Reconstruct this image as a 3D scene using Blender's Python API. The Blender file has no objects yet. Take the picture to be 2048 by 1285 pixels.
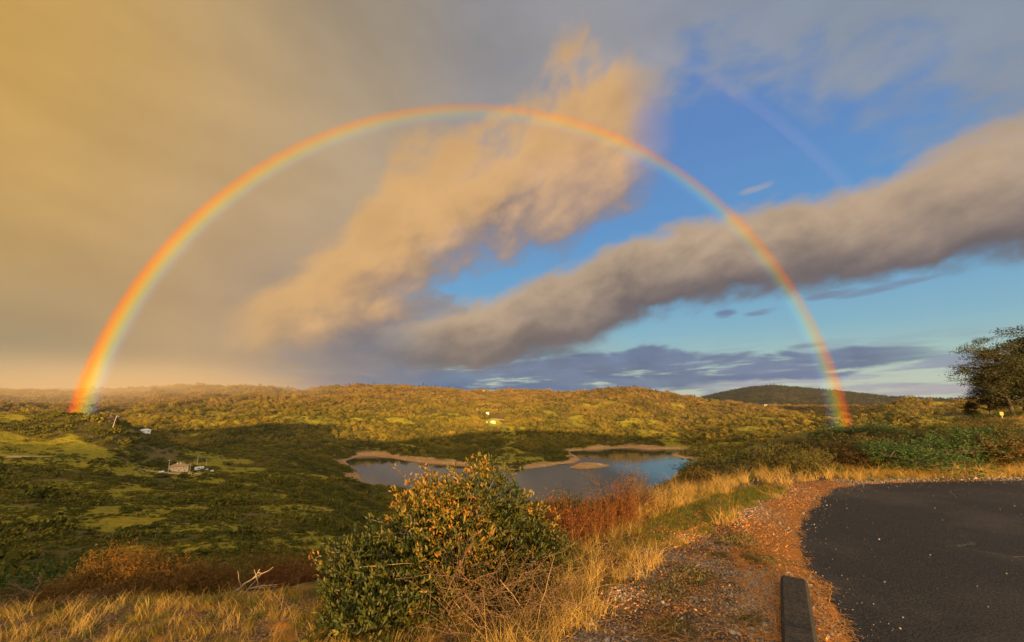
import bpy, math, random
import numpy as np
rad = math.radians
C = bpy.context.scene.collection
random.seed(5)
RS = np.random.default_rng(11)

# ------------------------------------------------------------------ camera
F, PX, PY, PITCH = 826.0, 1024.0, 642.5, rad(10.47)
CAMZ = 1.65
cd = bpy.data.cameras.new('camera')
cam = bpy.data.objects.new('camera', cd)
C.objects.link(cam)
cam.location = (0, 0, CAMZ)
cam.rotation_euler = (rad(90) + PITCH, 0, 0)
cd.sensor_width = 36
cd.lens = 36 * F / 2048
cd.clip_start = 0.05
cd.clip_end = 60000
bpy.context.scene.camera = cam
SUN_EL, SUN_AZ = rad(4.4), rad(180 - 3.94)      # azimuth clockwise from +Y

sc = bpy.context.scene
sc.view_settings.view_transform = 'Standard'
sc.view_settings.look = 'None'
sc.view_settings.exposure = 1.35
sc.view_settings.gamma = 1.0
sc.view_settings.use_curve_mapping = False
sc.cycles.use_denoising = True
sc.cycles.max_bounces = 6
sc.cycles.diffuse_bounces = 2
sc.cycles.glossy_bounces = 2
sc.cycles.transmission_bounces = 2
sc.cycles.volume_bounces = 0
sc.cycles.transparent_max_bounces = 12
sc.cycles.sample_clamp_indirect = 4

def pdir(X, Y):
    u = (X - PX) / F; w = -(Y - PY) / F
    return (u, math.cos(PITCH) - math.sin(PITCH) * w, math.sin(PITCH) + math.cos(PITCH) * w)
def azel(X, Y):
    d = pdir(X, Y)
    return (math.degrees(math.atan2(d[0], d[1])), math.degrees(math.atan2(d[2], math.hypot(d[0], d[1]))))
def slope(X, Y):
    d = pdir(X, Y); return d[2] / math.hypot(d[0], d[1])
def at_z(X, Y, z=0.0):
    d = pdir(X, Y); t = (z - CAMZ) / d[2]; return (d[0] * t, d[1] * t)

def lin(c):
    return tuple((v / 255 / 12.92 if v / 255 <= .04045 else ((v / 255 + .055) / 1.055) ** 2.4) for v in c)

# ------------------------------------------------------------------ node helper
class E:
    def __init__(s, nt, k): s.nt = nt; s.k = k
    def _m(s, op, *a, clamp=False):
        n = s.nt.nodes.new('ShaderNodeMath'); n.operation = op; n.use_clamp = clamp
        for i, v in enumerate(a):
            if isinstance(v, E): s.nt.links.new(v.k, n.inputs[i])
            else: n.inputs[i].default_value = float(v)
        return E(s.nt, n.outputs[0])
    def __add__(s, o): return s._m('ADD', s, o)
    __radd__ = __add__
    def __sub__(s, o): return s._m('SUBTRACT', s, o)
    def __rsub__(s, o): return s._m('SUBTRACT', o, s)
    def __mul__(s, o): return s._m('MULTIPLY', s, o)
    __rmul__ = __mul__
    def __truediv__(s, o): return s._m('DIVIDE', s, o)
    def abs(s): return s._m('ABSOLUTE', s)
    def exp(s): return s._m('EXPONENT', s)
    def pow(s, p): return s._m('POWER', s, p)
    def mx(s, o): return s._m('MAXIMUM', s, o)
    def mn(s, o): return s._m('MINIMUM', s, o)
    def clamp(s): return s._m('ADD', s, 0, clamp=True)
    def ss(s, a, b, smooth=True, o0=0, o1=1):
        n = s.nt.nodes.new('ShaderNodeMapRange'); n.interpolation_type = 'SMOOTHSTEP' if smooth else 'LINEAR'
        s.nt.links.new(s.k, n.inputs[0])
        for i, v in ((1, a), (2, b), (3, o0), (4, o1)):
            if isinstance(v, E): s.nt.links.new(v.k, n.inputs[i])
            else: n.inputs[i].default_value = v
        return E(s.nt, n.outputs[0])
def vec(nt, x, y, z=0.0):
    n = nt.nodes.new('ShaderNodeCombineXYZ')
    for i, v in enumerate((x, y, z)):
        if isinstance(v, E): nt.links.new(v.k, n.inputs[i])
        else: n.inputs[i].default_value = v
    return n.outputs[0]
def noise(nt, v, scale, detail=4, rough=.5, dist=0.0, lac=2.0, color=False):
    n = nt.nodes.new('ShaderNodeTexNoise')
    if v is not None: nt.links.new(v, n.inputs['Vector'])
    n.inputs['Scale'].default_value = scale; n.inputs['Detail'].default_value = detail
    n.inputs['Roughness'].default_value = rough; n.inputs['Distortion'].default_value = dist
    n.inputs['Lacunarity'].default_value = lac
    return n.outputs['Color'] if color else E(nt, n.outputs[0])
def mixc(nt, f, a, b, mode='MIX'):
    n = nt.nodes.new('ShaderNodeMix'); n.data_type = 'RGBA'; n.blend_type = mode; n.clamp_factor = True
    if isinstance(f, E): nt.links.new(f.k, n.inputs[0])
    else: n.inputs[0].default_value = f
    for i, v in ((6, a), (7, b)):
        if isinstance(v, (tuple, list)): n.inputs[i].default_value = (*v[:3], 1)
        else: nt.links.new(v, n.inputs[i])
    return n.outputs[2]

# ------------------------------------------------------------------ sky
wd = bpy.data.worlds.new('World'); sc.world = wd; wd.use_nodes = True
nt = wd.node_tree
for n in list(nt.nodes): nt.nodes.remove(n)
wout = nt.nodes.new('ShaderNodeOutputWorld'); bg = nt.nodes.new('ShaderNodeBackground')
nt.links.new(bg.outputs[0], wout.inputs[0])
BGS = 0.10
HAZE_D = 0.000011
bg.inputs[1].default_value = BGS
tc = nt.nodes.new('ShaderNodeTexCoord')
sp = nt.nodes.new('ShaderNodeSeparateXYZ'); nt.links.new(tc.outputs['Generated'], sp.inputs[0])
dx, dy, dz = (E(nt, sp.outputs[i]) for i in range(3))
az = dx._m('ARCTAN2', dx, dy) * (180 / math.pi)
el = dz._m('ARCSINE', dz) * (180 / math.pi)
DEG = 1.0
# domain warp
wv = noise(nt, tc.outputs['Generated'], 3.2, 3, .55, color=True)
ws = nt.nodes.new('ShaderNodeSeparateColor'); nt.links.new(wv, ws.inputs[0])
wa, we = E(nt, ws.outputs[0]) - .5, E(nt, ws.outputs[1]) - .5
azw = az + wa * 8; elw = el + we * 6
P = lambda a, e: (a, e)
SHEET = [
    (0, 0, (206, 162, 80)), (0, 200, (207, 163, 84)), (0, 420, (203, 160, 88)), (60, 620, (176, 146, 98)), (0, 760, (146, 130, 102)),
    (250, 100, (194, 156, 96)), (300, 330, (196, 160, 108)), (330, 560, (192, 158, 116)), (300, 740, (178, 148, 110)),
    (500, 60, (178, 152, 112)), (520, 260, (188, 160, 120)), (560, 450, (196, 166, 126)), (560, 640, (160, 142, 126)), (560, 760, (122, 118, 126)),
    (750, 30, (136, 128, 118)), (760, 200, (172, 155, 132)), (780, 400, (184, 160, 130)), (800, 600, (140, 134, 140)), (800, 740, (100, 110, 140)),
    (1000, 40, (146, 145, 148)), (1000, 200, (140, 140, 150)), (1100, 330, (160, 150, 140)),
    (1250, 40, (148, 150, 160)), (1500, 60, (136, 147, 166)), (1750, 60, (130, 142, 158)), (1750, 180, (142, 152, 172)), (2040, 40, (126, 139, 154)), (2040, 200, (134, 144, 162)),
    (P(0, 70), None, (120, 125, 135)), (P(-90, 20), None, (210, 165, 95)), (P(90, 20), None, (130, 150, 180)),
    (P(-120, 50), None, (170, 155, 130)), (P(120, 50), None, (150, 155, 170)),
    (P(-150, 12), None, (255, 226, 168)), (P(150, 12), None, (255, 230, 180)), (P(-179, 30), None, (245, 225, 190)), (P(179, 30), None, (245, 225, 190))]
MASK = [
    (0, 100, 1), (0, 400, 1), (0, 700, 1), (300, 100, 1), (300, 400, 1), (300, 650, 1), (550, 100, 1), (560, 350, 1), (560, 560, 1), (480, 720, 1),
    (800, 60, 1), (780, 250, 1), (760, 430, .95), (640, 700, .9), (1020, 60, 1), (1040, 180, .55), (960, 300, .8), (1250, 40, 1), (1260, 120, .75), (1500, 60, .95), (1500, 170, .52), (1750, 80, .95), (1740, 190, .66), (2040, 60, 1), (2040, 180, .66), (1900, 210, .55),
    (1400, 240, 0), (1380, 400, 0), (1600, 300, 0), (1800, 300, .05), (2040, 300, .2), (1500, 500, 0), (1200, 480, 0), (1000, 560, 0), (1700, 620, 0), (2040, 620, 0), (860, 620, .35), (1000, 700, 0.1), (1300, 700, 0), (1650, 740, 0), (2040, 760, 0),
    (P(0, 70), None, 1), (P(-90, 20), None, 1), (P(90, 20), None, .4), (P(-150, 12), None, .9), (P(150, 12), None, .9), (P(-179, 40), None, .8), (P(179, 40), None, .8)]
def rbf(pts, sig, A, Ee):
    w = 0; acc = 0
    for X, Y, val in pts:
        a, e = azel(X, Y) if Y is not None else X
        k = np.exp(-((A - a) ** 2 + (Ee - e) ** 2) / sig ** 2) + 1e-9 / (1 + (A - a) ** 2 + (Ee - e) ** 2)
        v = np.array(lin(val)) if isinstance(val, tuple) else np.array([val])
        w = w + k; acc = acc + k[..., None] * v
    return acc / w[..., None]
def ramp(fac, stops):
    n = nt.nodes.new('ShaderNodeValToRGB'); nt.links.new(fac.k, n.inputs[0])
    r = n.color_ramp
    while len(r.elements) < len(stops): r.elements.new(.5)
    for i, (p, c) in enumerate(stops):
        r.elements[i].position = p
    for i, (p, c) in enumerate(stops): r.elements[i].color = c
    return n
def shade(col, k):
    n = nt.nodes.new('ShaderNodeVectorMath'); n.operation = 'SCALE'
    nt.links.new(col, n.inputs[0]); nt.links.new(k.k, n.inputs['Scale']); return n.outputs[0]
# colour and cover of the cloud sheet: one ramp over azimuth for every row of elevation
AZS = np.array([-180, -150, -115, -90, -70] + list(np.linspace(-56, 60, 22)) + [75, 90, 120, 150, 180])
ELS = [-2, 5, 12, 19, 26, 33, 40, 52, 80]
faz = ((az + wa * 6) + 180) / 360; elr = el + we * 6
cc_ = None; mk_ = None
for i, e in enumerate(ELS):
    rc = rbf(SHEET, 11., AZS, AZS * 0 + e); rm = rbf(MASK, 7.5, AZS, AZS * 0 + e)[:, 0]
    n = ramp(faz, [((a + 180) / 360, (*c, m)) for a, c, m in zip(AZS, rc, rm)])
    if i == 0: cc_, mk_ = n.outputs[0], E(nt, n.outputs[1])
    else:
        f = elr.ss(ELS[i - 1], e, False)
        cc_ = mixc(nt, f, cc_, n.outputs[0])
        mk_ = mk_ + (E(nt, n.outputs[1]) - mk_) * f
sheet, mask = cc_, mk_
# blue between the clouds: the Nishita sky, graded towards the photographed blues
sky = nt.nodes.new('ShaderNodeTexSky'); sky.sky_type = 'NISHITA'; sky.sun_disc = False
sky.sun_elevation = SUN_EL; sky.sun_rotation = SUN_AZ; sky.air_density = 1.0; sky.dust_density = 1.5; sky.ozone_density = 2.0
skys = nt.nodes.new('ShaderNodeVectorMath'); skys.operation = 'SCALE'; skys.inputs['Scale'].default_value = BGS
nt.links.new(sky.outputs[0], skys.inputs[0])
stops = [(-2, (196, 196, 178)), (1.5, (184, 200, 186)), (4.5, (160, 196, 192)), (8, (130, 182, 204)), (14, (106, 166, 210)), (22, (96, 152, 208)), (32, (94, 138, 200)), (46, (98, 134, 190))]
br = ramp(el.ss(-2, 46, False), [((a_ + 2) / 48, (*lin(c_), 1)) for a_, c_ in stops])
blue = mixc(nt, .12, br.outputs[0], skys.outputs[0])
fine = noise(nt, vec(nt, azw / 10, elw / 6, 3.1), 1.6, 5, .55)
msk = (mask + (fine - .5) * .8).ss(.34, .72)
soft = noise(nt, vec(nt, az / 22 + el / 30, el / 11, 1.0), 1.3, 3, .5)
sheetc = shade(sheet, (soft - .5) * .40 + (fine - .5) * .14 + 1.0)
col = mixc(nt, msk, blue, sheetc)
faz2 = (az + 60) / 120
def band(col, top, bot, ctop, cbot, x0, x1, edge=.5, amp=1.2, seed=0.0, s1=(9, 5), det=6, opac=1.0, fade=6.0, rel=1.0, tilt=0.0, ks=(-.9, .8), holes=None):
    a0, _ = azel(x0, 700); a1, _ = azel(x1, 700)
    A = np.linspace(-60, 60, 31)
    def cur(pts):
        Q = sorted(azel(x, y) for x, y in pts); return np.interp(A, [q[0] for q in Q], [q[1] for q in Q])
    T, B = cur(top), cur(bot)
    ss = lambda t: np.clip(t, 0, 1) ** 2 * (3 - 2 * np.clip(t, 0, 1))
    op = ss((A - a0 + fade) / (2 * fade)) * ss((a1 + fade - A) / (2 * fade)) * opac
    n_ = ramp(faz2, [((a + 60) / 120, (float((t + b) / 2) / 50, float(max(.2, (t - b) / 2)) / 50, float(o), 1)) for a, t, b, o in zip(A, T, B, op)])
    s_ = nt.nodes.new('ShaderNodeSeparateColor'); nt.links.new(n_.outputs[0], s_.inputs[0])
    cc, h, o = (E(nt, s_.outputs[i]) for i in range(3))
    n = noise(nt, vec(nt, azw / s1[0], (elw - az * tilt) / s1[1], seed), 1.5, det, .58)
    nl = noise(nt, vec(nt, az / 13, (el - az * tilt) / 7, seed + 30), 1.2, 2, .5)
    v = (el - cc * 50) / (h * 50) + (n - .5) * (amp * .85) + (nl - .5) * amp
    m = v.abs().ss(1 + edge, 1 - edge) * o
    if holes: m = m * holes[0].ss(holes[1], holes[1] + .14)
    cl = mixc(nt, v.ss(*ks), lin(cbot), lin(ctop))
    cl = shade(cl, (n - .5) * (.75 * rel) + (nl - .5) * .35 + (soft - .5) * .3 + 1.0)
    return mixc(nt, m, col, cl)
# thin streaks near the horizon
ln = noise(nt, vec(nt, azw / 14, elw / 1.7, 5.0), 1.5, 5, .62)
ln2 = noise(nt, vec(nt, az / 15 + we * .25, (el - az * .02 + we * 1.3) / 1.9, 9.0), 1.5, 5, .6)
low = (ln2 + (wa * .25)).ss(.45, .60) * el.ss(7.5, 3.0) * az.ss(-16, 4)
col = mixc(nt, low * .85, col, shade(mixc(nt, el.ss(.2, 4), lin((150, 146, 160)), lin((112, 130, 162))), (ln - .5) * .9 + 1.05))
col = band(col, [(860, 735), (1050, 722), (1270, 688), (1330, 690), (1420, 714), (1700, 700), (1930, 694)], [(860, 775), (1100, 778), (1400, 766), (1600, 756), (1700, 742), (1930, 708)], (92, 112, 150), (58, 90, 138), 850, 1850, .24, 1.7, 2.2, (6, 1.8), 7, .93, 3.5, .8, holes=(ln2, .33))
col = band(col, [(450, 690), (700, 680), (1000, 750), (1300, 758)], [(450, 805), (700, 805), (1000, 800), (1300, 800)], (92, 118, 150), (48, 90, 144), 560, 1400, .30, 1.4, 7.2, (9, 2.0), 6, .93, 7.0, .8, holes=(ln2, .35))
# broken grey-blue cloud under the golden one, left of the bank
col = band(col, [(560, 640), (700, 600), (860, 590), (1000, 640), (1180, 650)], [(560, 740), (700, 740), (860, 745), (1000, 740), (1180, 735)], (146, 134, 132), (84, 100, 130), 560, 1160, .28, 2.1, 14.2, (6, 3.6), 6, .85, 5.0, .9, .1)
# long grey bank rising to the right, lit on its upper side
col = band(col, [(760, 660), (860, 640), (960, 606), (1080, 560), (1190, 512), (1300, 470), (1420, 434), (1600, 405), (1720, 388), (1850, 318), (2048, 235)],
           [(760, 735), (860, 735), (1000, 730), (1170, 694), (1230, 650), (1380, 610), (1560, 580), (1800, 545), (2048, 512)], (186, 160, 132), (100, 90, 94), 800, 2500, .27, 1.1, 4.1, (6.5, 4.2), 6, .97, 7.0, .55, .16, (-1.0, .9))
# golden cloud tower
col = band(col, [(300, 680), (560, 560), (700, 450), (790, 330), (880, 290), (1000, 262), (1080, 200), (1150, 125), (1250, 130), (1350, 165)],
           [(300, 790), (560, 700), (760, 650), (900, 560), (1000, 500), (1130, 496), (1200, 452), (1290, 385), (1350, 300)], (218, 170, 110), (142, 122, 114), 480, 1318, .36, 1.35, 9.7, (6.4, 5.2), 6, .86, 2.6, .45, .3, (-1.1, .1))
for (x, y, rx, ry, k_) in ((1510, 378, 2.6, .5, (150, 158, 176)), (1780, 573, 5.5, .5, (112, 128, 156)), (1660, 590, 3, .45, (112, 128, 156)), (1450, 628, 1.6, .7, (96, 112, 150)), (1525, 624, 2.4, .5, (108, 124, 158)), (1620, 690, 2.4, .5, (110, 124, 152))):
    a_, e_ = azel(x, y)
    q1, q2 = (az - a_) / rx, (el - e_ - (az - a_) * .12) / ry
    m = (1.0 - (q1 * q1 + q2 * q2) + (ln - .5) * 2.4).ss(0, 1.1)
    col = mixc(nt, m * .8, col, lin(k_))
veil = az.ss(-8, -34) * el.ss(15, 2)
vc = nt.nodes.new('ShaderNodeMix'); vc.data_type = 'RGBA'; nt.links.new(az.ss(-38, -50).k, vc.inputs[0])
vc.inputs[6].default_value = (*lin((186, 152, 106)), 1); vc.inputs[7].default_value = (*lin((148, 132, 104)), 1)
col = mixc(nt, veil * .6, col, shade(vc.outputs[2], (soft - .5) * .3 + 1.0))
# the sky behind the viewer, round the low sun, is boosted as fill light
rear = dy.ss(.05, -.85)
col = shade(col, rear * 2.8 + 1.0)
col = mixc(nt, el.ss(0, -4), col, lin((120, 105, 80)))
wd.cycles.sampling_method = 'MANUAL'; wd.cycles.sample_map_resolution = 512
fin = nt.nodes.new('ShaderNodeVectorMath'); fin.operation = 'SCALE'; fin.inputs['Scale'].default_value = 2 ** -1.35 / BGS
nt.links.new(col, fin.inputs[0]); nt.links.new(fin.outputs[0], bg.inputs[0])

# ------------------------------------------------------------------ sun
sd = bpy.data.lights.new('sun', 'SUN'); so = bpy.data.objects.new('sun', sd); C.objects.link(so)
sd.energy = 5.0; sd.angle = rad(.5); sd.color = (1.0, .60, .23)
from mathutils import Vector
toward = Vector((math.sin(SUN_AZ) * math.cos(SUN_EL), math.cos(SUN_AZ) * math.cos(SUN_EL), math.sin(SUN_EL)))
so.rotation_euler = toward.to_track_quat('Z', 'Y').to_euler()
so.location = (-40, -200, 60)

# ================================================================== helpers
def tag(o, label=None, cat=None, group=None, kind=None):
    if label: o['label'] = label
    if cat: o['category'] = cat
    if group: o['group'] = group
    if kind: o['kind'] = kind
    return o
def mesh_np(name, V, Fc, mat=None, smooth=False, attrs=None, mats=None, mi=None):
    me = bpy.data.meshes.new(name)
    V = np.asarray(V, np.float32); Fc = np.asarray(Fc, np.int32)
    me.vertices.add(len(V)); me.vertices.foreach_set('co', V.ravel())
    k = Fc.shape[1]
    me.loops.add(Fc.size); me.loops.foreach_set('vertex_index', Fc.ravel())
    me.polygons.add(len(Fc)); me.polygons.foreach_set('loop_start', np.arange(0, Fc.size, k, dtype=np.int32))
    if smooth: me.polygons.foreach_set('use_smooth', np.ones(len(Fc), bool))
    for m in (mats or ([mat] if mat else [])): me.materials.append(m)
    if mi is not None: me.polygons.foreach_set('material_index', np.asarray(mi, np.int32))
    for an, av in (attrs or {}).items():
        a = me.attributes.new(an, 'FLOAT', 'POINT'); a.data.foreach_set('value', np.asarray(av, np.float32))
    me.update(calc_edges=True)
    return me
def link(name, me, parent=None, loc=None, rz=0.0):
    o = bpy.data.objects.new(name, me); C.objects.link(o)
    if parent: o.parent = parent
    if loc is not None: o.location = loc
    o.rotation_euler.z = rz
    return o
def hash2(ix, iy, seed):
    h = (ix.astype(np.int64) * 374761393 + iy.astype(np.int64) * 668265263 + seed * 974634777) & 0xffffffff
    h = ((h ^ (h >> 13)) * 1274126177) & 0xffffffff
    return ((h ^ (h >> 16)) & 0xffffff) / float(0xffffff)
def vnoise(x, y, seed=0):
    ix, iy = np.floor(x), np.floor(y); fx, fy = x - ix, y - iy
    fx = fx * fx * (3 - 2 * fx); fy = fy * fy * (3 - 2 * fy)
    a, b, c, d = hash2(ix, iy, seed), hash2(ix + 1, iy, seed), hash2(ix, iy + 1, seed), hash2(ix + 1, iy + 1, seed)
    return (a * (1 - fx) + b * fx) * (1 - fy) + (c * (1 - fx) + d * fx) * fy - .5
def fbm(x, y, scale, oct=4, seed=0):
    r = 0; a = 1; f = 1 / scale
    for k in range(oct):
        r = r + a * vnoise(x * f + 17.3 * k, y * f - 9.1 * k, seed + k); a *= .5; f *= 2.03
    return r
def sstep(a, b, x):
    t = np.clip((x - a) / (b - a), 0, 1); return t * t * (3 - 2 * t)
def poly_sd(x, y, pts, closed=True):
    """signed distance, positive outside (closed); for an open line the sign is positive on its left side"""
    pts = np.asarray(pts, float); n = len(pts); best = np.full(x.shape, 1e18); ins = np.zeros(x.shape, bool); sgn = np.ones(x.shape)
    for i in range(n if closed else n - 1):
        ax, ay = pts[i]; bx, by = pts[(i + 1) % n]
        ex, ey = bx - ax, by - ay; L = ex * ex + ey * ey
        t = np.clip(((x - ax) * ex + (y - ay) * ey) / L, 0, 1)
        qx, qy = x - ax - t * ex, y - ay - t * ey; d = qx * qx + qy * qy
        if closed:
            cond = ((ay > y) != (by > y)); xi = ax + (y - ay) * ex / (ey if ey != 0 else 1e-9)
            ins ^= cond & (x < xi)
        else:
            cr_ = ex * (y - ay) - ey * (x - ax); m = d < best - 1e-9; sgn = np.where(m, np.sign(cr_), sgn)
        best = np.minimum(best, d)
    d = np.sqrt(best)
    return np.where(ins, -d, d) if closed else d * sgn

# ================================================================== lie of the land
LAKE = -110.0
LAKE_PX = [(690, 922), (711, 916), (728, 913), (749, 913), (780, 916), (805, 920), (855, 928), (906, 930), (947, 935), (990, 939), (1030, 940), (1089, 934), (1122, 928), (1145, 927),
           (1163, 921), (1152, 912), (1139, 906), (1142, 903), (1150, 901.5), (1178, 900.5), (1228, 897), (1260, 896), (1295, 899), (1330, 899), (1357, 898.5), (1366, 902), (1352, 906), (1342, 911), (1360, 917), (1384, 919), (1400, 921),
           (1388, 925), (1376, 935), (1366, 940), (1348, 950), (1340, 960), (1335, 969), (1322, 978), (1305, 988), (1240, 1006), (1120, 1012), (1000, 1010), (880, 996), (800, 979), (739, 976), (728, 971), (727, 964), (719, 955), (716, 947), (704, 936), (694, 928)]
LAKE_W = [at_z(X, Y, LAKE) for X, Y in LAKE_PX]
ISL_W = [at_z(X, Y, LAKE) for X, Y in [(1137, 935), (1152, 929), (1178, 928), (1205, 930), (1223, 932), (1195, 936), (1160, 938)]]
LIP = [(-60, -14), (-30, -3), (-12, 1.2), (-6, 2.9)] + [at_z(X, Y) for X, Y in ((-60, 1236), (130, 1238), (300, 1226), (450, 1232), (640, 1214), (780, 1196), (960, 1150))] + [(.55, 4.5), (1.15, 5.4), (2.6, 6.9), (4.4, 8.5), (6.3, 10.2), (9.6, 14.6), (16.6, 24), (25, 34), (38, 50), (58, 75), (100, 120)]
# terrain columns: photo column -> (distance along the ground, photo row of the ground there) or (distance, ('z', height))
z = lambda v: ('z', v)
COLS = {
 -900: [(60, z(-14)), (150, z(-24)), (300, z(-24)), (600, z(-20)), (1500, z(-20)), (3000, z(40)), (5000, z(60))],
 -200: [(60, z(-20)), (150, 1110), (220, 1040), (320, 980), (430, 925), (520, 880), (620, 826), (720, z(-45)), (900, z(-85)), (1250, z(-70)), (1600, 822), (2200, 802), (3000, 785), (4000, 777)],
 0:    [(60, z(-22)), (150, 1115), (220, 1045), (320, 985), (430, 928), (520, 880), (610, 824), (720, z(-45)), (900, z(-85)), (1250, z(-70)), (1600, 822), (2200, 802), (3000, 786), (4000, 778)],
 120:  [(60, z(-23)), (150, 1115), (220, 1045), (310, 990), (420, 932), (510, 885), (600, 822), (700, z(-50)), (900, z(-88)), (1250, z(-72)), (1600, 822), (2200, 802), (3000, 786), (4000, 777)],
 215:  [(60, z(-24)), (150, 1112), (220, 1045), (310, 992), (420, 940), (510, 890), (590, 824), (700, z(-58)), (900, z(-90)), (1150, z(-76)), (1450, 835), (2100, 803), (3000, 786), (4000, 776)],
 240:  [(60, z(-24)), (150, 1112), (220, 1045), (310, 994), (420, 944), (510, 893), (590, 839), (700, z(-62)), (900, z(-90)), (1100, z(-77)), (1450, 835), (2100, 803), (3000, 786), (4000, 775)],
 300:  [(60, z(-24)), (150, 1108), (210, 1050), (300, 1000), (400, 955), (470, 930), (530, 900), (590, 869), (700, z(-75)), (850, z(-93)), (1000, 878), (1150, 856), (1400, 830), (1800, 806), (2500, 788), (3500, 775)],
 370:  [(60, z(-24)), (150, 1105), (210, 1050), (300, 1002), (390, 960), (440, 946), (475, 940), (540, 914), (600, 895), (700, z(-82)), (850, z(-96)), (960, 884), (1050, 870), (1300, 836), (1700, 808), (2400, 790), (3200, 773)],
 440:  [(60, z(-25)), (130, 1105), (210, 1050), (300, 1002), (400, 960), (470, 943), (550, 920), (620, 906), (720, z(-90)), (860, 898), (1000, 866), (1300, 834), (1700, 808), (2400, 790), (3200, 774)],
 520:  [(60, z(-25)), (120, 1105), (220, 1050), (320, 1000), (420, 964), (540, 932), (650, 907), (750, z(-94)), (850, 898), (1000, 868), (1200, 838), (1500, 812), (2000, 797), (3000, 775)],
 600:  [(60, z(-25)), (120, 1110), (220, 1050), (330, 1002), (430, 971), (560, 935), (690, 910), (780, z(-100)), (880, 896), (1000, 871), (1200, 840), (1500, 812), (2200, 795), (3000, 780)],
 690:  [(60, z(-25)), (120, 1120), (230, 1052), (340, 1006), (430, 985), (560, 950), (700, 926), (800, z(-107)), (870, 912), (1000, 880), (1150, 848), (1450, 812), (2000, 797), (3000, 772.5)],
 760:  [(60, z(-25)), (150, z(-48)), (300, z(-78)), (420, z(-100)), (500, z(-106)), (830, z(-107)), (880, 906), (1000, 877), (1150, 850), (1450, 812), (2000, 797), (3000, 771.5)],
 900:  [(60, z(-25)), (150, z(-50)), (300, z(-84)), (420, z(-104)), (500, z(-107)), (790, z(-107)), (850, 920), (930, 900), (1030, 876), (1150, 850), (1300, 832), (1600, 807), (2200, 793), (3000, 779)],
 1000: [(60, z(-25)), (150, z(-50)), (300, z(-84)), (420, z(-104)), (500, z(-107)), (760, z(-107)), (820, 922), (920, 896), (1040, 868), (1150, 848), (1300, 832), (1600, 810), (2100, 795), (2800, 783)],
 1100: [(60, z(-25)), (150, z(-50)), (300, z(-84)), (430, z(-104)), (500, z(-107)), (750, z(-107)), (800, 922), (880, 893), (960, 874), (1150, 850), (1400, 818), (1800, 795), (2300, 784)],
 1150: [(60, z(-24)), (150, z(-50)), (300, z(-84)), (430, z(-104)), (500, z(-107)), (860, z(-107)), (920, 895), (1000, 878), (1150, 857), (1400, 822), (1800, 790), (2100, 782)],
 1220: [(60, z(-24)), (150, z(-48)), (300, z(-82)), (430, z(-103)), (520, z(-106)), (950, z(-107)), (1000, 890), (1080, 873), (1200, 855), (1400, 825), (1700, 795), (1900, 779), (2300, z(15))],
 1320: [(60, z(-22)), (150, z(-46)), (300, z(-78)), (430, z(-94)), (560, z(-104)), (980, z(-107)), (1030, 888), (1150, 868), (1400, 838), (1700, 808), (1950, 790), (2400, z(-10))],
 1400: [(60, z(-20)), (150, z(-44)), (300, z(-74)), (450, z(-90)), (650, z(-103)), (850, z(-108)), (960, 903), (1060, 885), (1150, 868), (1400, 845), (1700, 820), (2000, 804), (2500, z(-60))],
 1500: [(60, z(-18)), (150, z(-40)), (300, z(-68)), (450, z(-84)), (650, z(-96)), (850, 905), (1000, 880), (1100, 866), (1400, 842), (1700, 829), (2000, 818), (2600, z(-60))],
 1640: [(60, z(-12)), (150, z(-34)), (300, z(-60)), (500, z(-84)), (800, z(-92)), (1000, 880), (1080, 866), (1300, 850), (1600, 835), (2100, 821), (2700, z(-60))],
 1750: [(60, z(-4.5)), (100, z(-18)), (300, z(-58)), (600, z(-84)), (950, z(-84)), (1100, 856), (1300, 845), (1600, 826), (1900, 822), (2400, z(-60))],
 1830: [(60, z(-1.6)), (90, z(-9)), (300, z(-54)), (600, z(-80)), (950, z(-76)), (1100, 852), (1300, 832), (1600, 810), (2000, z(-55)), (3000, z(-60))],
 1900: [(60, z(-1.0)), (80, z(-1.6)), (130, z(-14)), (300, z(-50)), (600, z(-76)), (950, z(-76)), (1150, 848), (1400, 828), (1700, 813), (2200, z(-60)), (3500, z(-50))],
 2048: [(60, z(-.2)), (90, z(-.5)), (150, z(-14)), (300, z(-46)), (600, z(-76)), (950, z(-76)), (1200, 846), (1500, 826), (1900, 814), (2500, z(-60)), (3500, z(-50))],
 2600: [(60, z(1)), (120, z(0)), (300, z(-20)), (600, z(-50)), (1200, z(-60)), (2500, z(-40)), (4000, z(0))],
}
RN = np.concatenate([np.geomspace(.45, 20, 150)[:-1], np.geomspace(20, 400, 190)[:-1], np.geomspace(400, 2600, 330)[:-1], np.geomspace(2600, 9500, 46)])
AZ = np.radians(np.concatenate([np.linspace(-180, -62, 40)[:-1], np.linspace(-62, -54, 24)[:-1], np.linspace(-54, 54, 860)[:-1], np.linspace(54, 62, 24)[:-1], np.linspace(62, 180, 40)]))
def col_profile(X, pts):
    r = [4.0]; h = [0.0]
    for d, v in pts:
        r.append(d); h.append(v[1] if isinstance(v, tuple) else CAMZ + d * slope(X, v))
    lastz = h[-1]
    r += [max(5200., r[-1] + 1200), 15000, 20000]; h += [min(lastz, 20) - 60, -70, -70]
    return np.interp(np.log(RN), np.log(np.array(r)), h)
ca = []; cp = []
for X, pts in COLS.items():
    ca.append(math.atan2(pdir(X, 880)[0], pdir(X, 880)[1])); cp.append(col_profile(X, pts))
RNl = np.log(RN)
left_back = np.interp(RNl, np.log([4, 60, 180, 280, 400, 520, 700, 1500, 15000, 20000]), [0, -5, -24, -50, -36, 2, -12, -40, -70, -70])
back = np.interp(RNl, np.log([4, 60, 200, 500, 1500, 15000, 20000]), [0, -.5, -4, -20, -60, -70, -70])
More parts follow.
